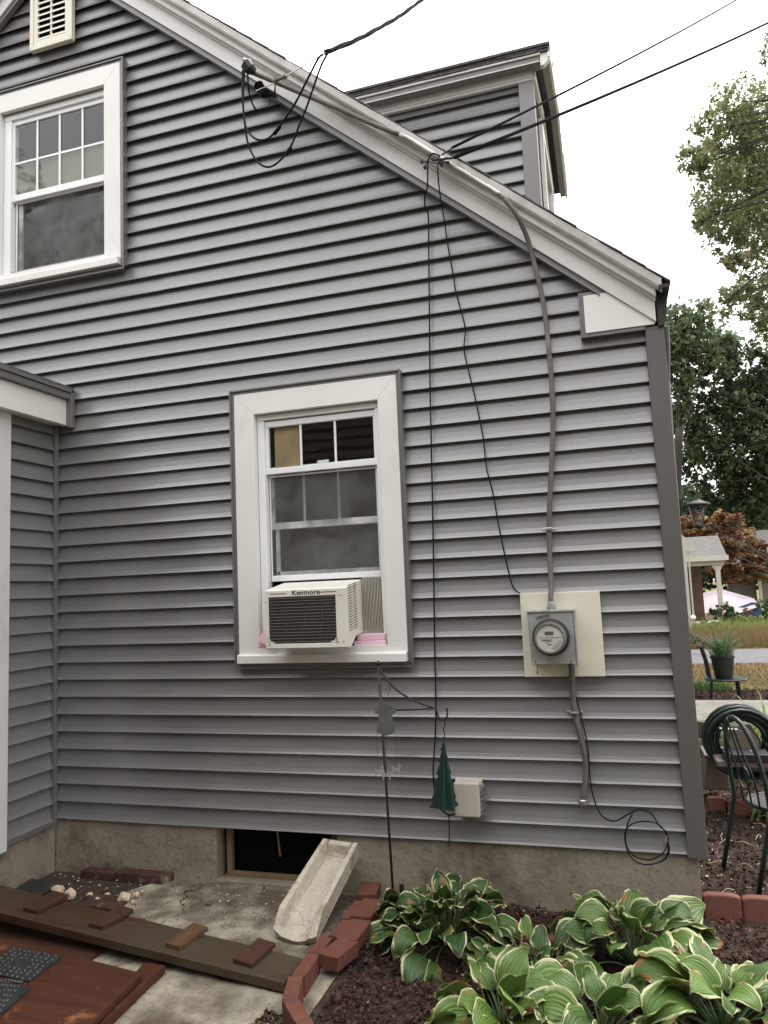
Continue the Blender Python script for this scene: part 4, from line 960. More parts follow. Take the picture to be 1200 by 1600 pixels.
# boards that fill the left like lids
def board(name, label, cat, q, z, th, m__, group=None, bevel=.002):
    c = [G(a, b, z) for a, b in q]
    ce = sum(c, Vector())/4
    return tag(obj(name, slab4(c, th), m__, loc=ce, bevel=bevel), label, cat, group)
board('wooden_sheet', 'wide glossy reddish brown wooden sheet at the lower left corner', 'board', [(-140, 1640), (60, 1680), (222, 1520), (-10, 1462)], -.235, .025, 'plywood')
board('wooden_board', 'orange brown board end sticking out from under the plank', 'board', [(120, 1618), (135, 1622), (258, 1508), (226, 1503)], -.265, .045, 'plywood')
tag(obj('cellar_boards', MB().box(-3.5, -2.55, -.92, -.50, -.298, -.285), 'cleat', loc=(-3, -.7, -.29)), 'dark boards lying under the left part of the plank', 'board')
for nm, lb_, q in [('door_mat', 'black rubber pebble mat on the wooden sheet, upper of two', [(-30, 1517), (46, 1533), (96, 1496), (20, 1479), ]), ('door_mat', 'black rubber pebble mat at the left edge, lower of two', [(-60, 1590), (-8, 1592), (48, 1544), (-8, 1528)])]:
    c = [G(a, b, -.228) for a, b in q]; ce = sum(c, Vector())/4
    md = thing(nm, lb_, 'mat', ce)
    obj('mat_base', slab4(c, .006), 'mat', md)
    peb = MB(); u = (c[1]-c[0]); v = (c[3]-c[0])
    nu_, nv_ = 9, 8
    for i in range(nu_):
        for j_ in range(nv_):
            if 2 < j_ < 5 and 2 < i < 6: continue
            p = c[0]+u*((i+.5+.15*random.uniform(-1, 1))/nu_)+v*((j_+.5+.15*random.uniform(-1, 1))/nv_)
            r0 = .0085*random.uniform(.8, 1.2)
            peb.lathe([(r0, -.001), (r0*.85, .003), (r0*.4, .005)], p, 'z', 7)
    obj('pebble_relief', peb, 'pebble', md, smooth=True)
def rock(c, s, seed, mb=None):
    import bmesh
    bm = bmesh.new(); bmesh.ops.create_icosphere(bm, subdivisions=2, radius=1)
    mb = mb or MB(); vs = []
    for v in bm.verts:
        k_ = 1+.45*mnoise.noise(v.co*1.3+Vector((seed, 0, 0)))
        vs.append(Vector(c)+Vector((v.co.x*s[0], v.co.y*s[1], v.co.z*s[2]))*k_)
    mb.add(vs, [tuple(x.index for x in f.verts) for f in bm.faces]); bm.free(); return mb
rubs = [((91, 1391), .034, 'pale mortar lump at the left end of the rubble by the foundation'), ((110, 1397), .036, 'pale mortar chunk right of the leftmost lump'), ((194, 1404), .040, 'largest square pale mortar chunk beside the slab edge'),
        ((213, 1398), .018, 'small pale chip next to the square mortar chunk'), ((222, 1394), .013, 'tiny pale chip at the crack of the slab'), ((140, 1397), .018, 'thin pale mortar sliver in the rubble middle'),
        ((152, 1404), .014, 'flat pale sliver below the rubble middle'), ((168, 1397), .016, 'pale flake under the long old brick'), ((219, 1371), .018, 'small pale pebble heap against the foundation'), ((207, 1409), .013, 'little pale flake in front of the square chunk')]
for i, ((px, py), s, lb_) in enumerate(rubs):
    c = G(px, py, -.285); flat = .45 if i > 4 else .8
    tag(obj('rubble', rock(c, (s, s*.8, s*flat), i*7.3), 'rubble', loc=c), lb_, 'rubble', 'mortar rubble beside the foundation')
c = G(326, 1411, -.29); tag(obj('stone', rock(c, (.018, .016, .010), 3), 'stone', loc=c), 'small dark stone lying in the middle of the slab', 'stone')
sr = MB(); random.seed(5)
for i in range(170):
    px, py = random.choice([(random.uniform(60, 235), random.uniform(1365, 1412)), (random.uniform(330, 470), random.uniform(1380, 1450))])
    c = G(px, py, -.295); s = random.uniform(.0025, .009); rr_ = [Vector((random.uniform(-1, 1), random.uniform(-1, 1), random.uniform(-.5, .8)))*s for _ in range(5)]
    sr.add([c+p for p in rr_], [(0, 1, 2), (0, 2, 3), (0, 3, 1), (1, 2, 4), (2, 3, 4), (3, 1, 4)])
tag(obj('grit', sr, 'gravelbit'), 'pale grit and chips scattered over slab and rubble', 'grit', kind='stuff')
def onslab(r_):
    return Vector((r_.uniform(-3.1, -1.5), -abs(r_.gauss(0, .35)) if r_.random() < .7 else r_.uniform(-1.6, 0), -.294))
LIT = (1100, onslab)
# old bricks along the foundation at left
c = MB().box(-3.05, -2.72, -.06, .015, -.31, -.255); tag(obj('old_brick', c, 'brickold', loc=(-2.9, -.02, -.3), bevel=.006), 'old dark brick coated with mortar, lying along the foundation right of the corner', 'brick')
c = MB().box(-3.30, -3.07, -.05, .015, -.31, -.265); tag(obj('old_brick', c, 'brickold', loc=(-3.2, -.02, -.3), bevel=.006), 'old dark brick half buried next to the wing foundation', 'brick')
board('broken_tile', 'dark flat board piece in the rubble before the mortar chunks', 'board', [(118, 1412), (180, 1421), (205, 1402), (150, 1396)], -.285, .01, 'brickold')
board('rubber_tray', 'dark slate coloured flat panel between the wing and the plank', 'panel', [(18, 1392), (62, 1400), (90, 1383), (50, 1372)], -.275, .012, 'mat')

# bricks of the bed edging
def mkbrick(seed):
    import bmesh
    bm = bmesh.new(); bmesh.ops.create_cube(bm, size=1); bmesh.ops.subdivide_edges(bm, edges=bm.edges[:], cuts=9, use_grid_fill=True)
    m_ = MB(); vs = []
    for v in bm.verts:
        p = Vector((v.co.x*.2, v.co.y*.098, v.co.z*.058)); h = (.1, .049, .029)
        near_ = sorted(h[i_]-abs(p[i_]) for i_ in range(3))
        k_ = 1 if near_[1] < .004 else 0
        n_ = mnoise.noise(p*60+Vector((seed*9.1, 0, 0))); n2_ = mnoise.noise(p*22+Vector((0, seed*5.3, 0)))
        p = p*(1-(.004+.030*max(0, n2_))*k_) + p.normalized()*(.0011*n_+.0012*n2_); vs.append(p)
    bm.verts.index_update(); m_.add(vs, [tuple(x.index for x in f.verts) for f in bm.faces]); bm.free()
    return m_
protos = [obj('edging_brick', mkbrick(q_), 'brick', bevel=.0018) for q_ in range(4)]
K = 5.332
def zq(x, y): return (420+x/K, 1300+y/K)
blist = [((497, 1022), (660, 899), 0, -.215, 'lowest flat red brick of the double row, jutting into the mulch'),
         ((640, 890), (775, 728), 0, -.215, 'bright flat red brick in the middle of the double row'),
         ((755, 718), (878, 540), 0, -.215, 'wide flat red brick near the foundation end of the double row'),
         ((815, 505), (850, 425), 0, -.215, 'small-looking red brick tucked nearest to the foundation'),
         ((372, 1003), (500, 855), 1, -.235, 'red brick on edge touching the toe of the splash block'),
         ((240, 1200), (372, 1008), 1, -.225, 'dark red brick on edge at the end of the ramp plank'),
         ((175, 1378), (222, 1206), 1, -.215, 'red brick on edge just below the end of the plank'),
         ((178, 1385), (278, 1558), 1, -.215, 'red brick on edge turned across at the corner of the bed'),
         ((290, 1560), (345, 1750), 1, -.215, 'red brick on edge at the bottom border of the picture'),
         ((548, 868), (665, 728), 1, -.225, 'red brick on edge left of the bright flat brick'),
         ((645, 720), (765, 570), 1, -.228, 'red brick on edge in the shade of the splash block')]
made = []
random.seed(11)
for e0, e1, edge, zt, lb_ in blist:
    p0, p1 = G(*zq(*e0), zt), G(*zq(*e1), zt)
    if protos: o = protos.pop(0); made.append(o)
    else: o = random.choice(made).copy(); col.objects.link(o)
    c = (p0+p1)/2; d = p1-p0; an = math.atan2(d.y, d.x)
    o.location = (c.x, c.y, zt-(.049 if edge else .029)); o.rotation_euler = (R(90) if edge else 0, random.uniform(-.02, .02), an)
    s = d.length/.2; o.scale = (max(.8, min(1.05, s)), 1, 1)
    tag(o, lb_, 'brick', 'red bricks edging the mulch bed')
def edger(px0, px1, pyt, y, z0, z1, lb_, name='edging_block', th=.05):
    a = W(px0, pyt, y); b = W(px1, pyt, y)
    m_ = MB(); n = 8; poly = []
    for i in range(n+1):
        t_ = i/n; poly.append((a.x+(b.x-a.x)*t_, z1-.010*(2*t_-1)**4))
    poly += [(b.x, z0), (a.x, z0)]
    m_.prism(poly, 'y', y, y+th)
    return tag(obj(name, m_, 'terra', bevel=.008, loc=((a.x+b.x)/2, y, z0)), lb_, 'edging block', 'terracotta edging blocks')
edger(1098, 1158, 1405, .06, -.34, G(1120, 1405, 0).z*0-.19, 'terracotta edging block touching the corner of the foundation')
edger(1160, 1222, 1405, .06, -.34, -.192, 'terracotta edging block at the right edge, under the green chair')
edger(1104, 1134, 1238, 1.75, -.34, -.20, 'far terracotta edging block seen left of the chair leg')
edger(1135, 1172, 1240, 1.72, -.34, -.205, 'far terracotta edging block seen through the chair legs')
c0 = G(858, 1466, -.24); m_ = MB().box(c0.x-.10, c0.x+.11, c0.y-.03, c0.y+.03, -.33, -.235)
tag(obj('edging_block', m_, 'brick', bevel=.008, loc=c0), 'red brick half hidden between the two hosta clumps', 'brick')
c = G(583+5, 1405, -.28); tag(obj('stone', rock(W(607, 1397, -.08), (.022, .018, .028), 8), 'rubble', loc=(-1.45, -.08, -.28)), 'tan stone standing beside the foot of the garden stake', 'stone')
tag(obj('edging_stake', MB().box(-1.385, -1.362, -.03, -.018, -.32, -.215), 'blackmetal', loc=(-1.37, -.02, -.3), bevel=.003), 'short black plastic stake beside the foot of the garden stake', 'stake')

# mulch
def chips(name, n, fn, s0, s1, label, seed, m__='mulch'):
    rnd = random.Random(seed); mb = MB(); mb.r = []
    vs = []; fs = []
    for i in range(n):
        c = fn(rnd); s = rnd.uniform(s0, s1); q = [Vector((rnd.uniform(-1, 1), rnd.uniform(-1, 1), rnd.uniform(-.7, .7)))*s for _ in range(5)]
        o = len(vs); vs += [c+p for p in q]; fs += [(o, o+1, o+2), (o, o+2, o+3), (o, o+3, o+1), (o+1, o+2, o+4), (o+2, o+3, o+4), (o+3, o+1, o+4)]
        mb.r += [rnd.random()**1.5]*5
    mb.v = vs; mb.f = fs
    return tag(obj(name, mb, m__), label, 'mulch', kind='stuff')
def near(r):
    while 1:
        x, y = r.uniform(-1.62, .75), r.uniform(-1.45, .0)
        if x < -1.40 + .0*y and y > -1.1 and x < -1.36-(y+.0)*.02: continue
        if y > -.9 and x < -1.28-.23*abs(y+.0): continue
        break
    return Vector((x, y, -.292+.02*mnoise.noise(Vector((x*4, y*4, 0)))+r.uniform(-.004, .014)))
chips('mulch', 15000, near, .006, .016, 'dark red brown lava rock mulch in the hosta bed', 1)
chips('mulch', 12000, lambda r: (lambda x, y: Vector((x, y, -.295+r.uniform(-.003, .013))))(r.uniform(.05, 1.4), r.uniform(.05, 4.3)), .006, .017, 'dark red brown mulch in front of the house', 2)
chips('mulch', 5000, lambda r: Vector((r.uniform(.3, 3.5), r.uniform(5.8, 7.6), -.296+r.uniform(-.003, .02))), .01, .028, 'reddish mulch around the far chair', 3)
tag(chips('dirt_bits', LIT[0], LIT[1], .0012, .0055, 'brown crumbs and dirt bits blown over the concrete slab', 31), cat='dirt')
chips('pale_chips', 260, lambda r: near(r)+Vector((0, 0, .008)), .003, .007, 'pale chips among the hosta bed mulch', 4, 'gravelbit')
chips('pale_chips', 320, lambda r: Vector((r.uniform(.05, 1.0), r.uniform(.1, 2.4), -.282)), .003, .009, 'pale chips in the mulch in front of the house', 5, 'gravelbit')
m_ = MB(); r = random.Random(8)
for i in range(34):
    x, y = r.uniform(.08, .9), r.uniform(.15, 2.2); a = r.uniform(0, 6.28); l = r.uniform(.04, .13)
    m_.tube([(x, y, -.278), (x+math.cos(a)*l*.5, y+math.sin(a)*l*.5, -.268+r.uniform(0, .01)), (x+math.cos(a)*l, y+math.sin(a)*l, -.279)], .0016, 4)
tag(obj('dry_twigs', m_, 'rubble'), 'pale dry twigs and stalks lying on the mulch in front of the house', 'twigs', kind='stuff')

# ------------------------------------------------------------ hostas
def leaf(mb, base, az, e0, pet, L, Wd, droop, roll, rnd, tone, pmb=None, wave=1.0):
    d = Vector((math.cos(az), math.sin(az), 0)); sd_ = Vector((-math.sin(az), math.cos(az), 0)); up = Vector((0, 0, 1))
    p = Vector(base); pts = [p.copy()]; an = e0+.25
    for i in range(4):
        p = p + (d*math.cos(an)+up*math.sin(an))*(pet/4); pts.append(p.copy()); an -= .12
    if pmb is not None: pmb.tube(pts, [.0045, .004, .0035, .003, .0025], 5)
    nt, nu_ = 10, 8; an = min(an, e0); vs = []; uv = []
    ph = rnd.uniform(0, 6.28)
    o = len(mb.v); tw = roll
    for i in range(nt+1):
        t_ = i/nt
        w = Wd*.5*(math.sin(math.pi*(t_**.62)))**.85*(1 if t_ < .98 else .3)+.0006
        if t_ == 0: w = .004
        fw_ = d*math.cos(an)+up*math.sin(an); nn = -d*math.sin(an)+up*math.cos(an)
        s2 = sd_*math.cos(tw)+nn*math.sin(tw); n2 = nn*math.cos(tw)-sd_*math.sin(tw)
        for j_ in range(nu_+1):
            u = -1+2*j_/nu_
            cup = .30*abs(u)*w*(1-.7*t_)-.16*w*u*u
            ruf = .011*wave*abs(u)**3*math.sin(t_*11+ph+(3 if u < 0 else 0))*(.4+t_)
            q = .0012*math.cos(u*14)
            vs.append(p+s2*(u*w)+n2*(cup+ruf+q*math.sin(math.pi*t_))); uv.append(((u+1)/2, t_)); mb.r.append(tone)
        p = p+fw_*(L/nt); an -= droop/nt*(.6+.8*t_)
    w_ = nu_+1
    mb.v += vs; mb.u += uv
    mb.f += [(o+a*w_+b, o+a*w_+b+1, o+(a+1)*w_+b+1, o+(a+1)*w_+b) for a in range(nt) for b in range(nu_)]
def hosta(cx, cy, n, rad, hgt, Lr, seed, label, tone=(0, 1), stalks=0, sq=1.0, extra=()):
    rnd = random.Random(seed); t_ = thing('hosta', label, 'plant', (cx, cy, -.3), 'variegated hostas in the mulch bed')
    mb = MB(); mb.u = []; mb.r = []; pm = MB()
    for i in range(n):
        f = (i+.5)/n; az = i*2.39996+rnd.uniform(-.9, .9)
        ring = f**.6
        e0 = R(78)-R(62)*ring+rnd.uniform(-.35, .4)
        pet = hgt*(.55+.5*(1-ring))*rnd.uniform(.8, 1.15)+rad*ring*.45
        L = rnd.uniform(*Lr)*(.85+.2*ring)*rnd.choice((.75, 1, 1, 1.12)); Wd = L*rnd.uniform(.60, .84)
        b = Vector((cx+rad*.16*math.cos(az)*ring, cy+sq*rad*.16*math.sin(az)*ring, -.29))
        leaf(mb, b, az, e0, pet, L, Wd, rnd.uniform(.4, 2.5), rnd.uniform(-.9, .9), rnd, tone[0]+(tone[1]-tone[0])*rnd.random(), pm, rnd.uniform(.5, 1.3))
    for (x, y, z, az, e0, L, Wd, dr, ro, tn) in extra:
        leaf(mb, (x, y, z), R(az), R(e0), .06, L, Wd, dr, ro, rnd, tn, pm, .7)
    obj('leaves', mb, 'hosta', t_, smooth=True); obj('petioles', pm, 'petiole', t_, smooth=True)
    if stalks:
        for i in range(stalks):
            a = rnd.uniform(0, 6.28); b = Vector((cx+rnd.uniform(-.1, .1), cy+rnd.uniform(-.1, .1), -.28)); h = rnd.uniform(.12, .22); sm_ = MB()
            tpt = b+Vector((.05*math.cos(a), .05*math.sin(a), h)); sm_.tube([b, b.lerp(tpt, .6), tpt], [.003, .0025, .002], 5)
            for k_ in range(5):
                q = b.lerp(tpt, .75+.06*k_)+Vector((rnd.uniform(-.003, .003), rnd.uniform(-.003, .003), 0)); sm_.lathe([(.001, -.008), (.005, 0), (.001, .010)], q, 'z', 5)
            obj('flower_stalk', sm_, 'stalk', t_)
    return t_
hosta(-1.06, -.42, 84, .31, .13, (.11, .16), 21, 'large dark hosta clump nearest to the garden stake', (0, .5), 4)
hosta(-.26, -.46, 62, .27, .14, (.14, .195), 33, 'tall hosta clump in front of the right end of the foundation', (.15, .75), 0)
hosta(-.62, -.70, 26, .22, .09, (.10, .14), 12, 'middle hosta with scorched leaves between the two biggest clumps', (.2, .8), 3)
hosta(-.72, -1.02, 38, .24, .09, (.13, .18), 45, 'front hosta at the bottom edge below the dark clump', (.45, 1), 2)
hosta(.02, -.88, 42, .28, .11, (.16, .22), 57, 'front right hosta with the broadest leaves', (.45, 1), 0)
hosta(-.38, -.98, 26, .22, .08, (.13, .18), 71, 'low front hosta between the bottom left and bottom right ones', (.2, .8), 0)

# ------------------------------------------------------------ near chair
ch = thing('garden_chair', 'dark green metal garden chair standing close to the house corner', 'chair', (.3, .55, -.3))
Lf, Rf = Vector((.215, .70, -.30)), Vector((.335, .38, -.30))
bd = (Rf-Lf).normalized(); nrm = Vector((-bd.y, bd.x, 0))
if nrm.x < 0: nrm = -nrm
sl_, sr_ = Lf+Vector((0, 0, .38))+nrm*.10, Rf+Vector((0, 0, .38))+nrm*.10
mid = (sl_+sr_)/2; hw2 = (sr_-sl_).length/2
arch = []
for i in range(17):
    a = math.pi*i/16; arch.append(mid-bd*hw2*1.02*math.cos(a)*(1+.06*math.sin(a))+Vector((0, 0, .45*math.sin(a)**.75))-nrm*.06*math.sin(a))
obj('back_frame', MB().tube([Lf, sl_.lerp(Lf, .5)]+arch+[sr_.lerp(Rf, .5), Rf], .012, 8), 'greenmetal', ch, smooth=True)
m_ = MB()
for f in (-.45, 0, .45):
    a = mid+bd*hw2*f; m_.tube(spline([a, a+Vector((0, 0, .15))-nrm*.03+bd*.02, a+Vector((0, 0, .28))-nrm*.06-bd*.015*(1 if f > 0 else -1), mid+bd*hw2*f*.8+Vector((0, 0, .45*math.cos(f)))-nrm*.095], 5), .0055, 6)
ring = [mid+Vector((0, 0, .14))-nrm*.03+bd*.055*math.cos(t_*.4)+Vector((0, 0, .055*math.sin(t_*.4))) for t_ in range(17)]
m_.tube(ring, .0045, 6)
obj('back_scroll', m_, 'greenmetal', ch, smooth=True)
sc_ = mid+nrm*.20
rim = [sc_+bd*.185*math.cos(2*math.pi*i/28)+nrm*.20*math.sin(2*math.pi*i/28) for i in range(29)]
obj('seat_rim', MB().tube(rim, .011, 7), 'greenmetal', ch, smooth=True)
m_ = MB()
for i in range(-8, 9):
    f = i/8.6; l = .19*math.sqrt(max(0, 1-f*f)); a = sc_+bd*.18*f; m_.tube([a-nrm*l+Vector((0, 0, .0)), a+Vector((0, 0, -.004)), a+nrm*l], .0034, 5)
    a = sc_+nrm*.19*f; l2 = .175*math.sqrt(max(0, 1-f*f)); m_.tube([a-bd*l2+Vector((0, 0, .004)), a+bd*l2+Vector((0, 0, .004))], .003, 5)
obj('seat_mesh', m_, 'conduit', ch)
for s in (-1, 1):
    a = sc_+nrm*.15+bd*.13*s; obj('leg', MB().tube([a, a+nrm*.03+bd*.02*s+Vector((0, 0, -.2)), a+nrm*.05+bd*.03*s+Vector((0, 0, -.40))], .011, 8), 'greenmetal', ch, smooth=True)

# ------------------------------------------------------------ hose reel
hr = thing('hose_reel', 'beige hose reel cart wound with dark green hose behind the near chair', 'hose reel', (.5, 1.6, -.3))
c0 = P(1158, 1158, 1.75)
m_ = MB(); r = random.Random(2)
for k_ in range(13):
    rr_ = (.222, .212, .200, .186, .170, .152)[k_ % 6]*(1+.02*math.sin(k_*2.3)); off = -.10+.017*k_
    pts = [c0+Vector((rr_*math.cos(a*.2618), off+.012*math.sin(a*.5+k_), rr_*.98*math.sin(a*.2618)+.0)) for a in range(25)]
    m_.tube(pts, .0125, 7)
obj('hose', m_, 'hose', hr, smooth=True)
obj('drum', MB().lathe([(.09, -.12), (.09, .12)], c0, 'y', 20), 'beige', hr)

a = W(1100, 1182, 1.5); b = W(1142, 1236, 1.5)
obj('base_tray', MB().box(c0.x-.02, c0.x+.34, 1.60, 1.9, c0.z-.16, c0.z-.135), 'beige', hr, bevel=.008)
q = [W(1155, 1132, 1.9), W(1172, 1131, 1.9), W(1197, 1167, 1.9), W(1160, 1172, 1.9)]
obj('side_panel', MB().prism([(p.x, p.z) for p in q], 'y', 1.90, 1.925), 'beige', hr, bevel=.004)
obj('end_panel', MB().prism([(W(1088, 1126, 1.9).x, W(1088, 1126, 1.9).z), (W(1100, 1128, 1.9).x, W(1100, 1128, 1.9).z), (W(1106, 1152, 1.9).x, W(1106, 1152, 1.9).z), (W(1086, 1152, 1.9).x, W(1086, 1152, 1.9).z)], 'y', 1.88, 1.9), 'beige', hr)
obj('crank', MB().tube([P(1124, 1138, 1.6), P(1152, 1140, 1.6)], .008, 6).tube([P(1176, 1175, 1.5), P(1172, 1172, 1.5), P(1171, 1178, 1.5), P(1180, 1184, 1.5)], .004, 6), 'bright', hr)

pl_ = thing('planter', 'dull beige tapered planter between the hose reel and the house', 'planter', (W(1120, 1234, 2.0).x, 2.0, -.3))
q = [W(1104, 1184, 2.0), W(1134, 1184, 2.0), W(1142, 1234, 2.0), W(1100, 1234, 2.0)]
obj('body', MB().prism([(p.x, p.z) for p in q], 'y', 1.98, 2.25), 'beige', pl_, bevel=.012)
obj('rim', MB().box(q[0].x-.015, q[1].x+.015, 1.965, 2.265, q[0].z, q[0].z+.025), 'beige', pl_, bevel=.005)
tr_ = W(1158, 1176, 1.45); tag(obj('tray', MB().box(tr_.x-.10, tr_.x+.16, 1.40, 1.58, tr_.z-.045, tr_.z), 'pot', loc=tr_, bevel=.006), 'black plastic tray behind the back of the near chair', 'tray')
tag(obj('plank_rail', MB().box(tr_.x-.15, tr_.x+.25, 1.42, 1.62, tr_.z-.085, tr_.z-.050), 'woodgrey', loc=tr_, bevel=.004), 'weathered board under the black tray behind the near chair', 'board')
# strappy plant at the right edge
def strap_plant(name, label, cat, c, n, L, wd, m__, seed, spread=1.0, parent=None, up0=1.3):
    rnd = random.Random(seed); mb = MB(); mb.r = []
    for i in range(n):
        az = rnd.uniform(0, 6.28); an = up0-rnd.random()*.7*spread; l = L*rnd.uniform(.6, 1.1); p = Vector(c)+Vector((rnd.uniform(-.05, .05), rnd.uniform(-.05, .05), 0)); tn = rnd.random()
        d = Vector((math.cos(az), math.sin(az), 0)); s_ = Vector((-math.sin(az), math.cos(az), 0)); o = len(mb.v)
        for k_ in range(7):
            t_ = k_/6; w = wd*(1-t_)**.6*(.5+t_ if t_ < .5 else 1)
            mb.v += [p-s_*w/2, p+s_*w/2]; mb.r += [tn, tn]; p = p+(d*math.cos(an)+Vector((0, 0, math.sin(an))))*l/6; an -= .38*spread
        mb.f += [(o+2*k_, o+2*k_+1, o+2*k_+3, o+2*k_+2) for k_ in range(6)]
    if parent: return obj('leaves', mb, m__, parent)
    return tag(obj(name, mb, m__, loc=c), label, cat)
c = G(1212, 1225, -.3); c = Vector((.70, 3.0, -.3))
tg = thing('daylily', 'tall strap-leaved plant at the right edge beyond the hose reel', 'plant', c)
for i in range(5): strap_plant('x', '', '', c+Vector((.06*i-.02, .10*(i % 3), 0)), 44, 1.0, .019, 'leaf_bush' if i % 2 else 'leaf_lime', 100+i, .9, tg, 1.45)
c = Vector((.62, 1.75, -.3)); strap_plant('seedling', 'bright green weeds seen through the back of the near chair', 'plant', c, 40, .26, .03, 'leaf_bush', 9, 1.0)

# ------------------------------------------------------------ lantern
ln = thing('wall_lantern', 'black wall lantern with seeded glass hanging beyond the house corner', 'lantern', (.14, .6, 1.6))
LY = .62
def l(px, py, y=LY): return P(px, py, y)
s1_ = l(1100, 800).x-l(1090, 800).x
obj('wall_plate', MB().box(.062, l(1066, 800).x, LY-.03, LY+.03, l(1066, 806).z, l(1066, 778).z), 'blackmetal', ln, bevel=.004)
obj('arm', MB().tube(spline([l(1066, 786), l(1067, 775), l(1073, 768), l(1082, 767), l(1089, 773), l(1091, 781)], 6), .0042, 7).tube([l(1066, 786), l(1085, 786)], .003, 6).tube([l(1067, 784), l(1068, 800)], .0035, 6), 'blackmetal', ln, smooth=True)
ct = l(1090, 787)
u_ = .0038
obj('cap', MB().lathe([(.002, .030), (.014, .027), (.018, .020), (.034, .012), (.062, .0), (.066, -.006), (.060, -.010), (.02, -.010)], ct, 'z', 24), 'blackmetal', ln, smooth=False)
lb0 = l(1092, 823)
gh = ct.z-.012-lb0.z
m_ = MB()
for k_ in range(4):
    a = math.pi/4+k_*math.pi/2; m_.tube([ct+Vector((.050*math.cos(a), .050*math.sin(a), -.010)), lb0+Vector((.026*math.cos(a), .026*math.sin(a), 0))], .0035, 5)
m_.lathe([(.030, -.004), (.032, .004)], lb0, 'z', 16); m_.lathe([(.003, -.030), (.007, -.022), (.003, -.014), (.016, -.008), (.024, -.004)], lb0, 'z', 12)
obj('cage', m_, 'blackmetal', ln)
m_ = MB().lathe([(.023, .002), (.046, gh)], lb0, 'z', 20)
def seeded():
    m = glass_mat('seeded_glass', 1.2); nt = m.node_tree
    for n_ in nt.nodes:
        if n_.type == 'TEX_NOISE': n_.inputs['Scale'].default_value = 120
        if n_.type == 'BUMP': n_.inputs['Distance'].default_value = .01
        if n_.type == 'BSDF_TRANSPARENT': n_.inputs[0].default_value = (.7, .7, .62, 1)
    return m
obj('glass_globe', m_, seeded(), ln, smooth=True)

# ------------------------------------------------------------ far chair with pot
fc = thing('patio_chair', 'dark metal chair beyond the stone step carrying a black plant pot', 'chair', G(1131, 1092, -.3))
Y0 = 6.4
def f(px, py, y=Y0): return P(px, py, y)
zs = f(1130, 1062).z; xa, xb = f(1108, 1062).x, f(1162, 1060).x
obj('seat', MB().lathe([(.0, -.012), (.24, -.012), (.25, 0), (.24, .012), (.0, .012)], ((xa+xb)/2, Y0+.1, zs), 'z', 24), 'greenmetal', fc)
for (px, yy) in ((1112, Y0-.05), (1153, Y0-.05), (1112, Y0+.3), (1150, Y0+.3)):
    a = f(px, 1062, yy); obj('leg', MB().tube([(a.x, yy, zs), (a.x+(-.03 if px < 1130 else .02), yy, -.3)], .017, 7), 'greenmetal', fc)
m_ = MB()
for dy in (-.12, .02, .16, .30): m_.tube([(f(1110, 1060).x, Y0+dy, zs), (f(1105, 1040).x, Y0+dy, f(1105, 1035).z), (f(1096, 1010).x, Y0+dy, f(1096, 1010).z)], .012, 6)
m_.tube([(f(1096, 1010).x, Y0-.12, f(1096, 1010).z), (f(1096, 1010).x, Y0+.30, f(1096, 1010).z)], .014, 6).tube([(f(1110, 1060).x-.0, Y0-.12, zs), (f(1110, 1060).x, Y0+.30, zs)], .014, 6)
obj('backrest', m_, 'greenmetal', fc)
pc = Vector((f(1132, 1050).x, Y0+.1, zs+.014)); ph_ = f(1132, 1028).z-zs
pt = thing('potted_plant', 'black plastic pot of spiky green leaves on the far chair', 'plant pot', pc)
rp = (f(1152, 1030).x-f(1112, 1030).x)/2*.95
obj('pot', MB().lathe([(rp*.72, 0), (rp*.80, ph_*.2), (rp*.97, ph_*.9), (rp*1.06, ph_*.92), (rp*1.06, ph_), (rp*.9, ph_), (rp*.88, ph_*.9)], pc, 'z', 28), 'pot', pt)
for i in range(7):
    a = i*.9; strap_plant('x', '', '', pc+Vector((rp*.6*math.cos(a), rp*.6*math.sin(a), ph_*.9)), 24, .55 if i < 5 else .80, .013, 'leaf_bush' if i % 3 else 'leaf_b', 300+i, .75, pt, 1.5)

# ------------------------------------------------------------ vegetation generator
import numpy as np
def leafcloud(blobs, dens, size, seed, flat=.5, jag=.35):
    """blobs: (centre, (rx, ry, rz)); many leaf faces in uneven clumps spread through each blob"""
    rg = np.random.default_rng(seed); C_ = []
    for c, rr_ in blobs:
        n = max(6, int(dens*(rr_[0]*rr_[2])))
        ncl = max(5, n//26)
        d = rg.normal(size=(ncl, 3)); d /= np.linalg.norm(d, axis=1)[:, None]
        rad = rg.uniform(.25, 1.08, (ncl, 1))**.7
        cl = np.array(c)+d*rad*np.array(rr_)
        k_ = rg.integers(0, ncl, n)
        sp = np.array(rr_)*jag*.45
        C_.append(cl[k_]+rg.normal(size=(n, 3))*sp*rg.uniform(.4, 1, (ncl, 1))[k_])
    P_ = np.concatenate(C_); n = len(P_)
    nr = rg.normal(size=(n, 3)); nr[:, 2] = abs(nr[:, 2])*(1+flat); nr /= np.linalg.norm(nr, axis=1)[:, None]
    t1 = np.cross(nr, rg.normal(size=(n, 3))); t1 /= np.linalg.norm(t1, axis=1)[:, None]; t2 = np.cross(nr, t1)
    s = size*rg.uniform(.6, 1.3, (n, 1))
    V = np.stack([P_-t1*s*.55, P_+t2*s*.32-t1*s*.05, P_+t1*s*.6, P_-t2*s*.32-t1*s*.05], 1).reshape(-1, 3)
    F = np.arange(n*4).reshape(-1, 4); return V, F, np.repeat(rg.uniform(0, 1, n)**1.2, 4)
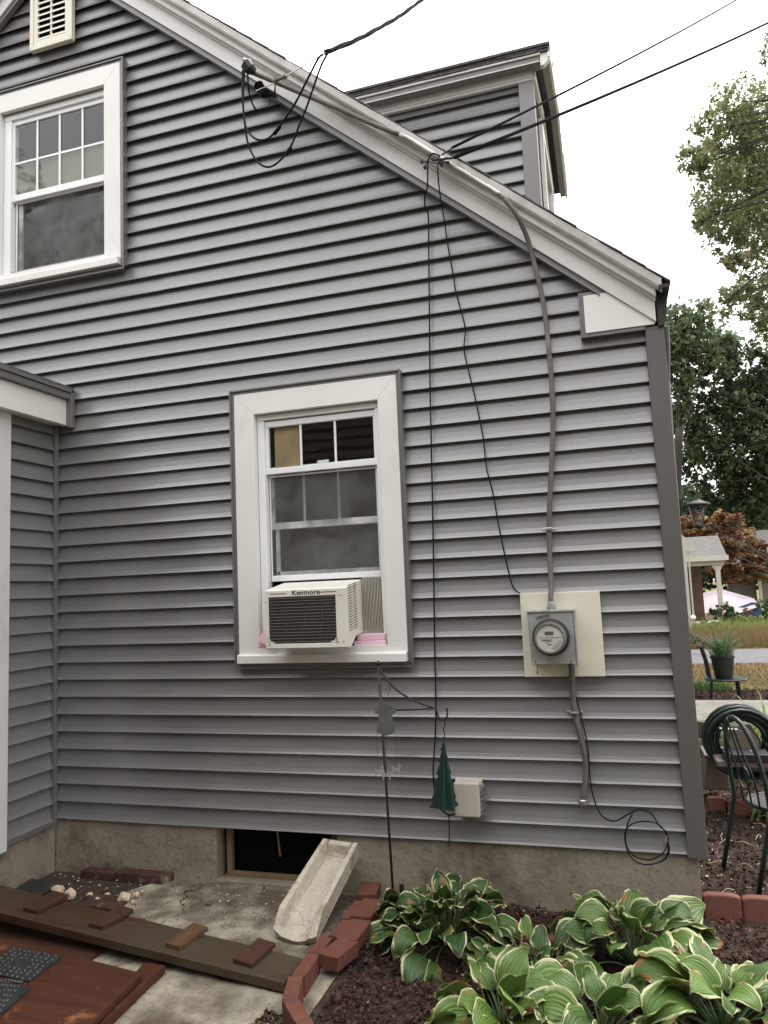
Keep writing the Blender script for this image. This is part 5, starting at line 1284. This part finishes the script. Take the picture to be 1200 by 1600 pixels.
def cloud_obj(name, V, F, r_, m__, parent=None, loc=None):
    base = np.array(rootloc(parent) if parent else (loc or (0, 0, 0)))
    me = bpy.data.meshes.new(name); me.vertices.add(len(V)); me.vertices.foreach_set('co', (V-base).astype('f').ravel())
    me.loops.add(F.size); me.loops.foreach_set('vertex_index', F.astype('i').ravel()); me.polygons.add(len(F))
    me.polygons.foreach_set('loop_start', np.arange(0, F.size, 4, dtype='i')); me.polygons.foreach_set('loop_total', np.full(len(F), 4, 'i'))
    me.update(calc_edges=True); me.validate(); a = me.attributes.new('rnd', 'FLOAT', 'POINT'); a.data.foreach_set('value', r_.astype('f'))
    me.materials.append(M[m__]); o = bpy.data.objects.new(name, me); col.objects.link(o)
    if parent: o.parent = parent
    elif loc: o.location = loc
    return o
def tree(name, label, trunk, trunk_r, blobs, dens, size, m__, seed, limbs=True, group=None, jag=.35, cat='tree', lt=1.0):
    t_ = thing(name, label, cat, trunk[0], group)
    mb = MB(); k_ = len(trunk)
    mb.tube(spline(trunk, 4), [trunk_r*(1-.6*i/(4*(k_-1))) for i in range(4*(k_-1)+1)], 10)
    rnd = random.Random(seed)
    if limbs:
        for c, rr_ in blobs[::2]:
            s_ = Vector(trunk[-1]).lerp(Vector(trunk[-2]), rnd.uniform(0, .9)); e_ = Vector(c)
            m1_ = s_.lerp(e_, .5)+Vector((0, 0, rnd.uniform(-.04, .10)*(e_-s_).length))
            mb.tube(spline([s_, m1_, e_], 4), [trunk_r*.12*lt*(1-.85*i/8)+.006*lt for i in range(9)], 6)
            for _ in range(3):
                q = m1_.lerp(e_, rnd.uniform(.2, .9)); v_ = Vector((rnd.uniform(-1, 1)*rr_[0], rnd.uniform(-1, 1)*rr_[1], rnd.uniform(-.6, 1)*rr_[2]))*.9
                mb.tube([q, e_.lerp(e_+v_, .5), e_+v_], [trunk_r*.07*lt+.004, .010*lt, .004*lt], 5)
    obj('trunk', mb, 'bark', t_, smooth=True)
    V, F, r_ = leafcloud(blobs, dens, size, seed, jag=jag)
    cloud_obj('crown', V, F, r_, m__, t_)
    return t_
def B(px, py, D, r, rz=None, ry=None):
    p = CP+ray(px, py)*D; rr_ = r*D/FPX; return (tuple(p), (rr_, ry*D/FPX if ry else rr_, (rz or r)*D/FPX))
# near oak whose branches come in at the right edge
random.seed(40)
oak = [(c_, tuple(1.14*v_ for v_ in r_)) for c_, r_ in [B(1150, 160, 13, 34), B(1185, 175, 13.5, 34), B(1112, 205, 13, 26), B(1090, 240, 12.6, 24), B(1140, 230, 13.4, 42), B(1185, 250, 13.8, 46), B(1088, 262, 12.8, 20), B(1120, 285, 13, 34),
       B(1165, 300, 13.5, 48), B(1200, 320, 14, 44), B(1105, 340, 12.8, 26), B(1135, 345, 13.2, 36), B(1180, 375, 13.6, 34), B(1148, 385, 13.2, 26), B(1095, 348, 12.6, 16), B(1155, 410, 13, 18),
       B(1130, 465, 12.8, 22, 17), B(1160, 455, 13, 28, 20), B(1195, 445, 13.5, 34), B(1185, 490, 13.4, 28), B(1200, 510, 13.2, 20), B(1170, 490, 13, 14), B(1128, 480, 12.6, 14),
       B(1250, 220, 14, 80), B(1290, 350, 15, 90), B(1260, 470, 14, 60), B(1330, 120, 15, 90), B(1215, 70, 14, 26), B(1400, 260, 16, 110)]]
tree('oak_tree', 'tall pale green oak whose branches reach in from the right edge against the sky', [(9.6, 10.2, -.4), (9.5, 10.3, 3), (9.2, 10.4, 7), (8.4, 10.2, 10)], .38, oak, 6600, .068, 'leaf_a', 41, jag=.44, lt=.4)
t2 = [B(1055, 510, 30, 34), B(1085, 500, 30, 30), B(1115, 525, 31, 28), B(1135, 555, 31, 26), B(1065, 545, 30, 38), B(1100, 555, 30, 38), B(1060, 585, 30, 30), B(1118, 580, 30, 26), B(1062, 625, 30, 26), B(1085, 600, 31, 18), B(1130, 535, 30, 20), B(1010, 540, 31, 60), B(1000, 640, 31, 60), B(1065, 650, 30, 22)]
t2 = [(tuple(CP+(Vector(c)-CP)*1.35), tuple(v*1.35 for v in rr_)) for c, rr_ in t2]
tree('maple_tree', 'mid green tree rising just right of the house corner', [(2.6, 36, -.8), (2.8, 36, 4), (3.4, 36, 8.8)], .45, t2, 620, .28, 'leaf_b', 42, jag=.46, lt=.45)
t3 = [B(1180, 570, 27, 34), B(1210, 590, 27, 50), B(1150, 590, 28, 26), B(1130, 630, 28, 36), B(1095, 640, 28, 28), B(1170, 640, 27, 50), B(1075, 670, 28, 30), B(1110, 690, 27, 44), B(1160, 700, 27, 50), B(1200, 680, 27, 50), B(1080, 730, 28, 26), B(1120, 745, 28, 34), B(1170, 770, 28, 46), B(1210, 760, 27, 50), B(1090, 780, 29, 28), B(1140, 800, 29, 40), B(1190, 830, 29, 50), B(1080, 820, 30, 34), B(1260, 700, 28, 90)]
t3 = [(tuple(CP+(Vector(c)-CP)*1.5), tuple(v*1.5 for v in rr_)) for c, rr_ in t3]
tree('dark_tree', 'broad dark green tree filling the gap above the neighbouring porch', [(9.2, 35, -.8), (9.1, 35, 3), (8.6, 35, 8)], .6, t3, 560, .28, 'leaf_c', 43, jag=.50, lt=.5)
tfar = [B(1000+40*i, 830+10*math.sin(i*2.1), 60, 42, 60) for i in range(9)]+[B(1020+44*i, 880, 58, 40, 30) for i in range(8)]
V, F, r_ = leafcloud(tfar, 420, .55, 44); o = cloud_obj('far_woods', V, F, r_, 'leaf_c', loc=(6, 56, -1)); tag(o, 'dark woods far behind the neighbouring houses', 'woods', kind='stuff')
mp = [B(1075, 815, 25, 20, 12), B(1105, 825, 24.5, 26, 12), B(1135, 812, 24, 20, 10), B(1150, 835, 24, 24, 10), B(1120, 850, 24, 28, 12), B(1165, 850, 24, 24, 10), B(1085, 840, 25, 20, 10), B(1145, 868, 24, 26, 10), B(1180, 868, 24, 26, 10), B(1160, 888, 24, 26, 9), B(1195, 885, 24, 22, 9), B(1128, 885, 24, 22, 9), B(1150, 905, 24, 20, 7), B(1185, 900, 24, 16, 6), B(1110, 875, 24.5, 20, 9), B(1215, 900, 24, 24, 9)]
mp = [(tuple(CP+(Vector(c)-CP)*1.3), tuple(v*1.3*1.25 for v in rr_)) for c, rr_ in mp]
tree('japanese_maple', 'orange and maroon maple behind the white porch', [(5.6, 26.5, -.75), (5.7, 26.5, .5), (5.9, 26.5, 1.7)], .11, mp, 3400, .16, 'leaf_maple', 45, jag=.34)
# ------------------------------------------------------------ across the road
nh = thing('neighbour_house', 'white neighbouring porch with a pale shingled roof across the road', 'house', tuple(W(1110, 985, 22)))
NY = 22
def q(px, py, y=NY): p = W(px, py, y); return (p.x, p.z)
ro = MB(); a = [q(1030, 840), q(1129, 833), q(1135, 870), q(1030, 875)]
ro.add([Vector((p[0], NY+dy, p[1])) for p, dy in zip(a, (1.2, 1.2, -.2, -.2))]+[Vector((p[0], NY+dy, p[1]-.05)) for p, dy in zip(a, (1.2, 1.2, -.2, -.2))], [(0, 1, 2, 3), (7, 6, 5, 4), (0, 4, 5, 1), (1, 5, 6, 2), (2, 6, 7, 3), (3, 7, 4, 0)])
obj('porch_roof', ro, 'shinglefar', nh)
e0_, e1_ = q(1078, 872), q(1136, 868)
obj('porch_beam', MB().box(e0_[0]-.8, e1_[0], NY-.3, NY-.2, q(1100, 877)[1], q(1100, 869)[1]).box(e0_[0]-.8, e1_[0]-.12, NY-.1, NY+.05, q(1100, 884)[1], q(1100, 876)[1]), 'paint', nh)
p0_, p1_ = q(1117, 884), q(1127, 972)
obj('porch_post', MB().box(p0_[0], p0_[0]+.13, NY-.12, NY+.02, p1_[1], p0_[1]).box(p0_[0]-.03, p0_[0]+.17, NY-.14, NY+.04, q(1120, 972)[1], q(1120, 960)[1]).prism([(p0_[0]-.10, p0_[1]), (p0_[0]+.22, p0_[1]), (p0_[0]+.13, p0_[1]-.18), (p0_[0], p0_[1]-.18)], 'y', NY-.10, NY), 'paint', nh)
obj('porch_floor', MB().box(q(1040, 980)[0], q(1131, 980)[0], NY-.25, NY+1.2, q(1100, 981)[1], q(1100, 973)[1]), 'paint', nh)
obj('porch_wall', MB().box(q(1040, 980)[0]-1, q(1110, 980)[0], NY+1.25, NY+1.3, q(1100, 973)[1], q(1100, 884)[1]), 'brownroom', nh)
NZ = 17
def q2(px, py): return q(px, py, NZ)
ga = [q2(1050, 822), q2(1066, 836), q2(1087, 855), q2(1087, 862), q2(1050, 862)]
obj('cornice', MB().prism(ga, 'y', NZ, NZ+.3), 'paint', nh)
cb_ = q2(1067, 862); cb2 = q2(1080, 1006)
obj('corner_board', MB().box(cb_[0], cb_[0]+.07, NZ, NZ+.08, cb2[1], cb_[1]).box(cb_[0]+.11, cb_[0]+.15, NZ+.02, NZ+.06, cb2[1]+.5, cb_[1]), 'paint', nh)
obj('corner_wall', MB().box(cb_[0]-3, cb_[0]-.002, NZ+.03, NZ+6, cb2[1]-.4, cb_[1]), 'paint', nh)
bl_ = W(1083, 965, NZ-.05); obj('porch_globe', MB().lathe([(.002, -.07), (.05, -.05), (.07, 0), (.05, .05), (.002, .07)], bl_, 'z', 14), 'white', nh)
# tarp, blue cover, houses behind
tp = thing('covered_car', 'car under a pale pink tarp parked beyond the porch', 'covered car', tuple(W(1125, 960, 25)))
rowz = [(1060, 938), (1090, 928), (1127, 921), (1150, 927), (1178, 935), (1184, 942)]; m_ = MB(); vs = []
for i, (px, py) in enumerate(rowz):
    tpn = W(px, py, 26); lw = W(px, 952+ (6 if 0 < i < 4 else -2) + 2*math.sin(i*2.3), 24.9); bk_ = W(px, 950, 27.2)
    md_ = tpn.lerp(lw, .5)+Vector((0, .1, .12)); vs += [lw, md_, tpn, bk_]
m_.add(vs, [(4*i+j_, 4*(i+1)+j_, 4*(i+1)+j_+1, 4*i+j_+1) for i in range(len(rowz)-1) for j_ in range(3)])
m_.add([vs[-4], vs[-3], vs[-2], vs[-1]], [(0, 1, 2, 3)])
obj('tarp', m_, 'tarp', tp, smooth=True)
obj('blue_skirt', MB().prism([q(1150, 950, 25.2), q(1176, 941, 25.2), q(1187, 942, 25.2), q(1192, 960, 25.2), q(1180, 963, 25.2)], 'y', 25.2, 26.4), 'blue', tp)
th_ = thing('tan_house', 'tan sided house behind the maple at the right edge', 'house', tuple(W(1190, 960, 33)))
a, b = q(1188, 893, 33), q(1300, 975, 33)
m_ = MB()
for i in range(14):
    z0_ = b[1]+(a[1]-b[1])*i/14; z1_ = b[1]+(a[1]-b[1])*(i+1)/14
    m_.prism([(33, z0_), (33.03, z1_), (33.2, z1_), (33.2, z0_)], 'x', a[0], b[0])
obj('wall', m_, 'tansiding', th_); 
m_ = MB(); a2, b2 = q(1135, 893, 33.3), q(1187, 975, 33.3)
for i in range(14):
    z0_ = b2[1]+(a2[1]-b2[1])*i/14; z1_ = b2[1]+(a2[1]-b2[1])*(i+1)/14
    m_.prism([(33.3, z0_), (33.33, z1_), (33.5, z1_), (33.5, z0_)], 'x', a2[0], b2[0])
obj('grey_wall', m_, 'greyside', th_); obj('corner_board', MB().box(a[0]-.12, a[0], 32.96, 33.1, b[1], a[1]), 'paint', th_)  # second wall is clad in grey siding
obj('roof', MB().prism([(32.5, a[1]-.05), (32.5, a[1]+.1), (36, a[1]+2.0), (36, a[1]+1.8)], 'x', a2[0]-.3, b[0]+1), 'shinglefar', th_)
def bush(name, label, blobs, dens, size, m__, seed, group=None):
    V, F, r_ = leafcloud(blobs, dens, size, seed, jag=.22); c_ = blobs[0][0]
    return tag(cloud_obj(name, V, F, r_, m__, loc=(c_[0], c_[1], -.5)), label, 'bush', group)
bush('round_bush', 'round dark green bush in front of the pink tarp', [B(1128, 962, 23, 20, 17), B(1145, 966, 23, 12, 12)], 8800, .08, 'leaf_c', 60)
bush('lime_bush', 'lime green low bush right of the porch', [B(1165, 970, 22, 16, 8), B(1185, 970, 22, 14, 8)], 8800, .08, 'leaf_lime', 61)
bush('yellow_bush', 'small yellow green plant behind the porch railing', [B(1098, 970, 23, 10, 6)], 8800, .07, 'leaf_lime', 62)
bush('hedge', 'low brownish hedge between the round bush and the blue cover', [B(1165, 957, 24, 12, 6)], 8800, .07, 'leaf_maple', 63)
bush('red_bush', 'reddish spiky shrub growing before the pink tarp', [B(1135, 945, 22.6, 8, 8)], 6000, .07, 'leaf_maple', 64)
bush('roadside_bush', 'dark green bush at the foot of the white corner board', [B(1088, 1000, 15.5, 14, 12), B(1104, 1004, 15.2, 12, 8)], 14000, .055, 'leaf_b', 65)
bush('far_hedge', 'long dark hedge behind the pink tarp and the porch', [B(1060+14*i_, 908, 36, 13, 17) for i_ in range(14)], 3000, .13, 'leaf_c', 67)
bush('edge_bush', 'green shrub at the right edge before the tan house', [B(1196, 950, 22, 12, 14), B(1215, 950, 22, 20, 16)], 8800, .08, 'leaf_bush', 66)
# dry grass verge
def blades(name, label, n, fn, hr, wd, m__, seed, cat='grass'):
    rnd = random.Random(seed); vs = []; fs = []; rr_ = []
    for i in range(n):
        x, y, z = fn(rnd); h = rnd.uniform(*hr); a = rnd.uniform(0, 6.28); ln_ = rnd.uniform(0, .35)*h; o = len(vs); dx, dy = math.cos(a)*wd, math.sin(a)*wd
        vs += [(x-dx, y-dy, z), (x+dx, y+dy, z), (x+ln_*math.cos(a*3), y+ln_*math.sin(a*3), z+h)]; fs.append((o, o+1, o+2)); t_ = rnd.random(); rr_ += [t_]*3
    mb = MB(); mb.v = [Vector(v) for v in vs]; mb.f = fs; mb.r = rr_
    return tag(obj(name, mb, m__), label, cat, kind='stuff')
blades('verge_grass', 'tall dry golden grass along the far side of the road', 15000, lambda r: (r.uniform(-1, 8), r.uniform(14.15, 17.2), -.32), (.16, .48), .009, 'drygrass', 70)
blades('lawn_grass', 'short tan lawn grass on the near side of the road', 16000, lambda r: (r.uniform(.2, 6), r.uniform(7.6, 11.1), -.32), (.02, .055), .008, 'drygrass', 71)
blades('green_grass', 'sparse green grass growing at the edge of the lawn', 1200, lambda r: (r.uniform(.4, 1.2), r.uniform(7.5, 8.1), -.32), (.04, .13), .007, 'leaf_bush', 72)
blades('green_verge', 'greener grass tips behind the golden verge', 5000, lambda r: (r.uniform(-1, 8), r.uniform(16.6, 19.0), -.36), (.35, .60), .010, 'leaf_lime', 73)
# ------------------------------------------------------------ behind the camera: reflected trees, and an unseen house added to shade the wall
nb = thing('shade_house', 'unseen dark brown house added behind the viewer to shade the lower wall', 'house', (-2, -8, -.3))
m_ = MB(); z0_ = -.4
while z0_ < 5.0: m_.prism([(-6.1, z0_), (-6.13, z0_+.15), (-6.3, z0_+.15), (-6.3, z0_)], 'x', -9, 3.2); z0_ += .15
obj('wall', m_, 'blocker', nb); obj('roof', MB().prism([(-5.8, 4.9), (-5.8, 5.05), (-9.8, 6.6), (-9.8, 6.4)], 'x', -9.4, 3.5), 'shingle', nb)
rnd = random.Random(77)
for i, (x, y_, h) in enumerate([(-13.5, -7.5, 10.5), (-16, -13, 11), (7.5, -6.5, 9)]):  # the right-hand tree is added to shade the wing
    bl = [((x+rnd.uniform(-2, 2), y_+rnd.uniform(-1.5, 1.5), h*rnd.uniform(.45, 1.0)), (1.6, 1.6, 1.3)) for _ in range(16)]
    tree('yard_tree', ['tall leafy tree behind the viewer on the left', 'tall leafy tree behind the viewer in the middle', 'unseen leafy tree added behind the viewer on the right to shade the wing'][i], [(x, y_, -.4), (x+.1, y_, h*.3), (x+.2, y_, h*.7)], .25, bl, 260, .20, 'leaf_c', 80+i, group='trees behind the viewer')
